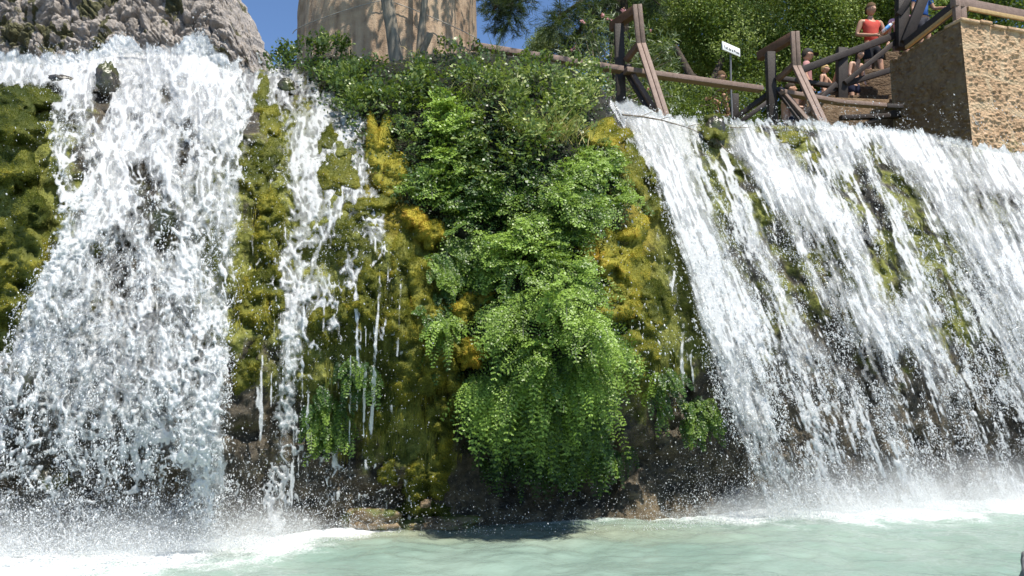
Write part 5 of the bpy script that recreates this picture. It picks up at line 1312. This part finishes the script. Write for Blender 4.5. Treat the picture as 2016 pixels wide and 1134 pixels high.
# blue cloth behind the rail
_b = MB(); R = np.random.default_rng(3)
U, W = np.meshgrid(np.linspace(0, 1, 24), np.linspace(0, 1, 14))
_c0 = at(972, 111, 10.1); _c1 = at(1022, 117, 10.3)
P = _c0 * (1 - U[..., None]) + _c1 * U[..., None] + np.array([0, 0, -.20]) * W[..., None] + np.array([0, -.05, .02]) * fbm(p3(U * 6, W * 3), 3, 55)[..., None]
_o = mesh('blue_cloth', np.concatenate([(P - _c0).reshape(-1, 3)]), grid_faces(14, 24), simple_mat('blue_fabric', (0.06, 0.22, 0.55), .8)); _o.location = _c0
_so = _o.modifiers.new('thick', 'SOLIDIFY'); _so.thickness = .006
tag(_o, 'bright blue cloth hanging behind the rail just right of the tower', 'cloth')

# ================================================================== people
def skin_to_mesh(verts, edges, radii, root=0, sub=1):
    me = bpy.data.meshes.new('body_shape'); me.from_pydata([tuple(v) for v in verts], [tuple(e) for e in edges], []); me.update()
    o = bpy.data.objects.new('body_shape', me); COL.objects.link(o)
    m = o.modifiers.new('skin', 'SKIN'); m.use_smooth_shade = True
    for i, r in enumerate(radii):
        sv = me.skin_vertices[0].data[i]; sv.radius = r if isinstance(r, tuple) else (r, r); sv.use_root = (i == root)
    s = o.modifiers.new('sub', 'SUBSURF'); s.levels = sub; s.render_levels = sub
    dg = bpy.context.evaluated_depsgraph_get(); dg.update()
    e = o.evaluated_get(dg).to_mesh()
    v = np.array([x.co[:] for x in e.vertices]); f4 = [list(p.vertices) for p in e.polygons if len(p.vertices) == 4]; f3 = [list(p.vertices) for p in e.polygons if len(p.vertices) == 3]
    o.evaluated_get(dg).to_mesh_clear(); bpy.data.objects.remove(o); bpy.data.meshes.remove(me)
    return v, np.array(f4, int).reshape(-1, 4), np.array(f3, int).reshape(-1, 3)

SKIN = {k: simple_mat('skin_' + k, c, 0.5, 0.4, .06) for k, c in (('fair', (0.56, 0.34, 0.24)), ('tan', (0.40, 0.22, 0.14)), ('warm', (0.48, 0.27, 0.18)))}
EYE = simple_mat('eye_dark', (0.02, 0.015, 0.012), 0.2); LIPM = simple_mat('lip_red', (0.36, 0.13, 0.11), 0.5)
_cm = {}
def cloth(name, c):
    if name not in _cm: _cm[name] = simple_mat(name, c, 0.85, 0.2, .12, 14)
    return _cm[name]

BASE = dict(pelvis=(0, 0, .95), waist=(0, 0, 1.10), chest=(0, 0, 1.31), neck=(0, .005, 1.48), head=(0, -.005, 1.56))
def limbs(sx):
    return dict(sh=(sx * .18, 0, 1.43), el=(sx * .235, .03, 1.16), wr=(sx * .25, -.06, .92), hip=(sx * .095, 0, .91), kn=(sx * .10, -.02, .50), an=(sx * .10, .03, .08), toe=(sx * .115, -.13, .035))

def person(label, foot, height, yaw, skin='fair', pose=None, hair=(0.05, 0.035, 0.025), long_hair=False, top=None, shorts=None, cap=None, head_turn=0.0, head_nod=0.0, group='people behind the rail', drop=0.0):
    """pose: overrides for joints; l_ and r_ prefix for the limbs (l is towards +x of the figure, which faces -y)."""
    J = dict(BASE)
    for s, p in ((1, 'l_'), (-1, 'r_')):
        for k, v in limbs(s).items(): J[p + k] = v
    J.update(pose or {})
    J = {k: np.array(v, float) for k, v in J.items()}
    names = ['pelvis', 'waist', 'chest', 'neck', 'head']; rad = [(.125, .095), (.115, .085), (.125, .09), .056, .05]
    V_ = [J[n] for n in names]; E = [(0, 1), (1, 2), (2, 3), (3, 4)]; Rr = list(rad)
    def add(p, r, a): V_.append(np.array(p, float)); Rr.append(r); E.append((a, len(V_) - 1)); return len(V_) - 1
    for p, sx in (('l_', 1), ('r_', -1)):
        a = add(J[p + 'sh'], .062, 2); m1 = add((J[p + 'sh'] + J[p + 'el']) / 2, .050, a); b = add(J[p + 'el'], .040, m1)
        m2 = add(J[p + 'el'] * .65 + J[p + 'wr'] * .35, .041, b); c = add(J[p + 'wr'], .026, m2)
        d = unit(J[p + 'wr'] - J[p + 'el']); side = unit(np.cross(d, np.array([0, 1.0, .2]))) ; nrm = np.cross(side, d)
        k = add(J[p + 'wr'] + d * .055, (.036, .018), c)
        for q, (o, L) in enumerate(((-.030, .055), (-.010, .068), (.011, .064), (.031, .048))):      # four fingers, curled
            r0 = add(J[p + 'wr'] + d * .085 + side * o, .0095, k); r1 = add(V_[r0] + d * L * .55 - nrm * .012, .009, r0); add(V_[r1] + d * L * .35 - nrm * .028, .008, r1)
        t0 = add(J[p + 'wr'] + d * .035 + side * -.042 * sx, .011, c); add(V_[t0] + d * .045 + side * -.018 * sx - nrm * .012, .009, t0)
        h = add(J[p + 'hip'], .092, 0); m3 = add(J[p + 'hip'] * .5 + J[p + 'kn'] * .5, .075, h); kn = add(J[p + 'kn'], .055, m3)
        cf = add(J[p + 'kn'] * .65 + J[p + 'an'] * .35, .056, kn); an = add(J[p + 'an'], .036, cf); add(J[p + 'toe'], (.040, .024), an)
    bv, f4, f3 = skin_to_mesh(V_, E, Rr)
    # head: face with nose, brow, chin, ears; joined into the same surface object
    nt, nr = 28, 22
    T, Q = np.meshgrid(np.linspace(0, 2 * pi, nt, endpoint=False), np.linspace(0.04, pi - 0.04, nr))
    d = np.stack([np.sin(Q) * np.cos(T), np.sin(Q) * np.sin(T), np.cos(Q)], -1)
    hv = d * np.array([.076, .096, .118])
    fz = np.exp(-(d[..., 0] / .24) ** 2) * (d[..., 1] < 0)
    hv[..., 1] -= .026 * fz * np.exp(-((d[..., 2] + .12) / .20) ** 2) + .010 * fz * np.exp(-((d[..., 2] + .72) / .22) ** 2)
    hv[..., 1] += .008 * np.exp(-((np.abs(d[..., 0]) - .42) / .16) ** 2) * np.exp(-((d[..., 2] - .04) / .14) ** 2) * (d[..., 1] < 0)
    hv[..., 0] *= 1 - .22 * sstep(.1, -.95, d[..., 2])
    hv[..., 0] += np.sign(d[..., 0]) * .016 * np.exp(-((np.abs(d[..., 0]) - 1) / .05) ** 2) * np.exp(-((d[..., 2] + .05) / .26) ** 2)
    i = np.arange(nr * nt).reshape(nr, nt); j = np.roll(i, -1, 1); hf = np.stack([i[:-1], i[1:], j[1:], j[:-1]], -1).reshape(-1, 4)
    ct, sn = cos(head_turn), sin(head_turn); cn, sn2 = cos(head_nod), sin(head_nod)
    HM = np.array([[ct, -sn, 0], [sn, ct, 0], [0, 0, 1]]) @ np.array([[1, 0, 0], [0, cn, -sn2], [0, sn2, cn]])
    up = unit(J['head'] - J['neck']); hc = J['head'] + up * .085 + HM @ np.array([0, -.02, 0])
    hw = lambda q: np.asarray(q) @ HM.T + hc
    eyes = MB()
    for sx in (-1, 1): eyes.ball(hw([sx * .030, -.083, .012]), (.011, .006, .006), 6, 5)
    mo = MB(); mo.ball(hw([0, -.093, -.055]), (.020, .006, .006), 8, 5)
    s = height / 1.75
    def fin(v): return np.asarray(v) * s
    base = np.array(at(*foot))
    t_v = [bv, hw(hv).reshape(-1, 3), np.concatenate(eyes.v), np.concatenate(mo.v)]
    n0, n1, n2 = len(bv), hv.size // 3, len(t_v[2])
    fe = np.concatenate(eyes.f4) + n0 + n1; fm = np.concatenate(mo.f4) + n0 + n1 + n2
    quad = np.concatenate([f4, hf + n0, fe, fm]); idx = np.concatenate([np.zeros(len(f4) + len(hf)), np.ones(len(fe)), np.full(len(fm), 2)])
    fl = [quad] + ([f3] if len(f3) else []); idx = np.concatenate([idx, np.zeros(len(f3))]) if len(f3) else idx
    po = mesh('person', fin(np.concatenate(t_v)), fl, mats=[SKIN[skin], EYE, LIPM], midx=idx)
    po.location = base; po.rotation_euler = (0, 0, yaw)
    tag(po, label, 'person', group)
    def child(name, v, fl, mat): return mesh(name, fin(v), fl, mat, po)
    if hair is not None:
        hm = cloth('hair_%d' % int(sum(hair) * 1000), hair)
        keep = (d[..., 2] > .22 - .75 * sstep(-.45, .40, d[..., 1])) if not long_hair else (d[..., 2] > .34 - 1.5 * sstep(-.45, .2, d[..., 1]))
        hh = d * np.array([.090, .109, .133]) * (1 + .05 * fbm(d * 7, 3, 941))[..., None] + np.array([0, .008, .004])
        if long_hair: hh = hh + np.array([0, .01, -.10]) * (sstep(.1, -.9, d[..., 2]) * (d[..., 1] > -.2))[..., None]
        kf = keep.reshape(-1)[hf].all(1)
        child('hair', hw(hh).reshape(-1, 3), hf[kf], hm)
    if cap is not None:
        keep = (d[..., 2] > .22); kf = keep.reshape(-1)[hf].all(1)
        hh = d * np.array([.090, .110, .130]) + np.array([0, 0, .006])
        b = MB(); b.add(hw(hh).reshape(-1, 3), hf[kf])
        a = np.linspace(-1.1, 1.1, 13)
        r0 = np.stack([.088 * np.sin(a), -.105 * np.cos(a), np.full(13, .032)], -1); r1 = np.stack([.098 * np.sin(a), -.12 - .085 * np.cos(a) ** .6, np.full(13, .014)], -1)
        b.add(hw(np.concatenate([r0, r1])), [[k, k + 1, k + 14, k + 13] for k in range(12)])
        b.v = [fin(q) for q in b.v]
        b.build('cap', cloth('cap_cloth', cap), None, smooth=True).parent = po
    if top is not None:
        kind, c = top
        vs = [J['pelvis'] * .75 + J['waist'] * .25, J['waist'], J['chest'], J['chest'] * .3 + J['neck'] * .7] ; ed = [(0, 1), (1, 2), (2, 3)]; rr = [(.142, .112), (.132, .102), (.140, .106), .072]
        if kind == 'bikini': vs = [J['chest'] * .75 + J['waist'] * .25, J['chest'] * .97 + J['neck'] * .03]; ed = [(0, 1)]; rr = [(.130, .096), (.131, .097)]
        else:
            for p in ('l_', 'r_'):
                vs.append(J[p + 'sh'] * .96 + J['chest'] * .04); rr.append(.076); ed.append((2, len(vs) - 1))
                if kind == 'tee': vs.append(J[p + 'sh'] * .35 + J[p + 'el'] * .65); rr.append(.066); ed.append((len(vs) - 2, len(vs) - 1))
        v, q4, q3 = skin_to_mesh(vs, ed, rr, 1); child({'bikini': 'bikini_top', 'tee': 'shirt', 'tank': 'tank_top'}[kind], v, [q4] + ([q3] if len(q3) else []), cloth('cloth_%s_%d' % (kind, int(sum(c) * 997)), c))
    if shorts is not None:
        vs = [J['pelvis'] * .7 + J['waist'] * .3, J['pelvis']]; ed = [(0, 1)]; rr = [(.135, .105), (.142, .112)]
        for p in ('l_', 'r_'):
            vs.append(J[p + 'hip']); rr.append(.108); ed.append((1, len(vs) - 1)); vs.append(J[p + 'hip'] * .35 + J[p + 'kn'] * .65); rr.append(.098); ed.append((len(vs) - 2, len(vs) - 1))
        v, q4, q3 = skin_to_mesh(vs, ed, rr, 1); child('shorts', v, [q4] + ([q3] if len(q3) else []), cloth('shorts_%d' % int(sum(shorts) * 997), shorts))
    return po

red = person('person in a red sleeveless top and black shorts holding a bottle above the dark rail', (1722, 190, 13.6), 1.76, radians(8), 'tan',
       dict(l_el=(.26, -.02, 1.20), l_wr=(.235, -.24, 1.25), r_el=(-.27, .03, 1.17), r_wr=(-.06, -.22, 1.06), l_kn=(.12, -.05, .50), l_an=(.14, .0, .08), l_toe=(.16, -.15, .035)),
       hair=(0.10, 0.06, 0.03), top=('tank', (0.50, 0.075, 0.055)), shorts=(0.012, 0.013, 0.018), head_turn=.15, head_nod=.12)
# the bottle lies between the two hands
_k = 1.76 / 1.75; _c, _s = cos(radians(8)), sin(radians(8)); _rb = np.array(at(1722, 190, 13.6))
def _loc(p): return _rb + np.array([_c * p[0] - _s * p[1], _s * p[0] + _c * p[1], p[2]]) * _k
_p0, _p1 = _loc((.02, -.30, 1.09)), _loc((.22, -.325, 1.27))
bt = empty('water_bottle', _p0, 'clear plastic water bottle with a blue label held slanted by the person in red', 'bottle')
_m = Mat('clear_plastic'); PLAS = _m.done(_m.pbsdf((0.80, 0.86, 0.90), 0.12, 0.6, None, **{'Transmission Weight': 0.6, 'IOR': 1.3}))
_ax = _p1 - _p0
_b = MB(); _b.tube([_p0, _p0 + _ax * .04, _p0 + _ax * .70, _p0 + _ax * .86, _p0 + _ax * .93, _p1], [.024, .033, .033, .020, .013, .013], 12); _b.build('bottle_body', PLAS, bt, smooth=True, origin=_p0)
_b = MB(); _b.tube([_p0 + _ax * .30, _p0 + _ax * .62], .0345, 14); _b.build('label_band', simple_mat('blue_label', (0.06, 0.25, 0.62), .4), bt, smooth=True, origin=_p0)
_b = MB(); _b.tube([_p1 - _ax * .03, _p1 + _ax * .03], .0155, 12); _b.build('cap', simple_mat('white_cap', (0.75, 0.78, 0.8), .4), bt, smooth=True, origin=_p0)

person('person in a dark cap and dusty pink shirt standing side on behind the second frame', (1594, 268, 13.3), 1.60, radians(70), 'warm',
       dict(l_el=(.22, -.08, 1.17), l_wr=(.12, -.26, 1.05)), hair=(0.05, 0.04, 0.03), top=('tee', (0.42, 0.21, 0.20)), shorts=(0.10, 0.05, 0.05), cap=(0.035, 0.045, 0.045), head_turn=.1, head_nod=.1)
person('blond bare chested child with a hand raised to the mouth between frame and dark post', (1628, 248, 13.1), 1.10, radians(48), 'warm',
       dict(l_el=(.27, -.12, 1.22), l_wr=(.10, -.27, 1.46), r_el=(-.24, .02, 1.17)), hair=(0.50, 0.34, 0.15), shorts=(0.10, 0.16, 0.20), head_turn=.2)
person('dark haired person with bare shoulders and navy shorts leaning behind the stair brace', (1684, 236, 13.2), 1.25, radians(25), 'fair',
       dict(waist=(0, -.02, 1.10), chest=(0, -.10, 1.29), neck=(0, -.17, 1.44), head=(0, -.20, 1.52), l_sh=(.18, -.12, 1.40), r_sh=(-.18, -.12, 1.40), l_el=(.22, -.12, 1.14), r_el=(-.24, -.10, 1.12), l_wr=(.17, -.2, .92), r_wr=(-.20, -.18, .88)),
       hair=(0.03, 0.022, 0.018), long_hair=True, shorts=(0.018, 0.022, 0.05), head_nod=.3)
person('seated person in a black bikini top, back bent, behind the second frame', (1570, 255, 13.2), 1.62, radians(100), 'fair',
       dict(pelvis=(0, .05, .20), waist=(0, .05, .34), chest=(0, -.02, .56), neck=(0, -.12, .70), head=(0, -.17, .77), l_sh=(.17, -.06, .66), r_sh=(-.17, -.06, .66), l_el=(.23, -.22, .46), r_el=(-.23, -.2, .46), l_wr=(.15, -.42, .40), r_wr=(-.15, -.42, .38),
            l_hip=(.1, 0, .18), r_hip=(-.1, 0, .18), l_kn=(.13, -.42, .44), r_kn=(-.13, -.40, .42), l_an=(.12, -.60, .10), r_an=(-.12, -.60, .10), l_toe=(.12, -.74, .04), r_toe=(-.12, -.74, .04)),
       hair=(0.02, 0.016, 0.013), long_hair=True, top=('bikini', (0.01, 0.01, 0.012)), shorts=(0.01, 0.01, 0.012), head_nod=.5)
person('crouching bare armed person in the shade behind the sign post', (1436, 240, 12.9), 1.45, radians(-60), 'tan',
       dict(pelvis=(0, .10, .28), waist=(0, .06, .42), chest=(0, -.03, .64), neck=(0, -.10, .79), head=(0, -.13, .86), l_sh=(.17, -.06, .74), r_sh=(-.17, -.06, .74), l_el=(.25, -.20, .60), r_el=(-.25, -.2, .56), l_wr=(.18, -.36, .70), r_wr=(-.16, -.40, .48),
            l_hip=(.1, .05, .26), r_hip=(-.1, .05, .26), l_kn=(.15, -.32, .50), r_kn=(-.15, -.32, .48), l_an=(.12, -.12, .08), r_an=(-.12, -.12, .08), l_toe=(.13, -.28, .04), r_toe=(-.13, -.28, .04)),
       hair=(0.10, 0.06, 0.03), shorts=(0.03, 0.04, 0.08), head_nod=.3)
person('seated person in dark swim shorts low behind the foot of the second frame', (1556, 262, 12.6), 1.55, radians(60), 'warm',
       dict(pelvis=(0, .05, .15), waist=(0, .08, .30), chest=(0, .06, .52), neck=(0, .02, .69), head=(0, 0, .77), l_sh=(.17, .05, .64), r_sh=(-.17, .05, .64), l_el=(.24, -.10, .44), r_el=(-.23, -.1, .42), l_wr=(.16, -.28, .44), r_wr=(-.15, -.30, .40),
            l_hip=(.1, 0, .14), r_hip=(-.1, 0, .14), l_kn=(.14, -.36, .40), r_kn=(-.14, -.36, .40), l_an=(.12, -.56, .08), r_an=(-.12, -.56, .08), l_toe=(.12, -.70, .04), r_toe=(-.12, -.70, .04)),
       hair=(0.04, 0.03, 0.02), shorts=(0.015, 0.02, 0.04))
person('person in a white and pink shirt half hidden by the tall dark post', (1779, 160, 13.7), 1.50, radians(-40), 'warm', dict(l_wr=(.22, -.14, .95)), hair=(0.05, 0.035, 0.025), top=('tee', (0.70, 0.36, 0.46)), shorts=(0.16, 0.13, 0.13))
person('person in a dark blue shirt in the shade above the yellow edged rail', (1822, 122, 13.9), 1.58, radians(20), 'tan', dict(l_el=(.27, -.06, 1.18), l_wr=(.30, -.26, 1.12)), hair=(0.03, 0.02, 0.015), top=('tee', (0.04, 0.11, 0.32)), shorts=(0.04, 0.04, 0.05))
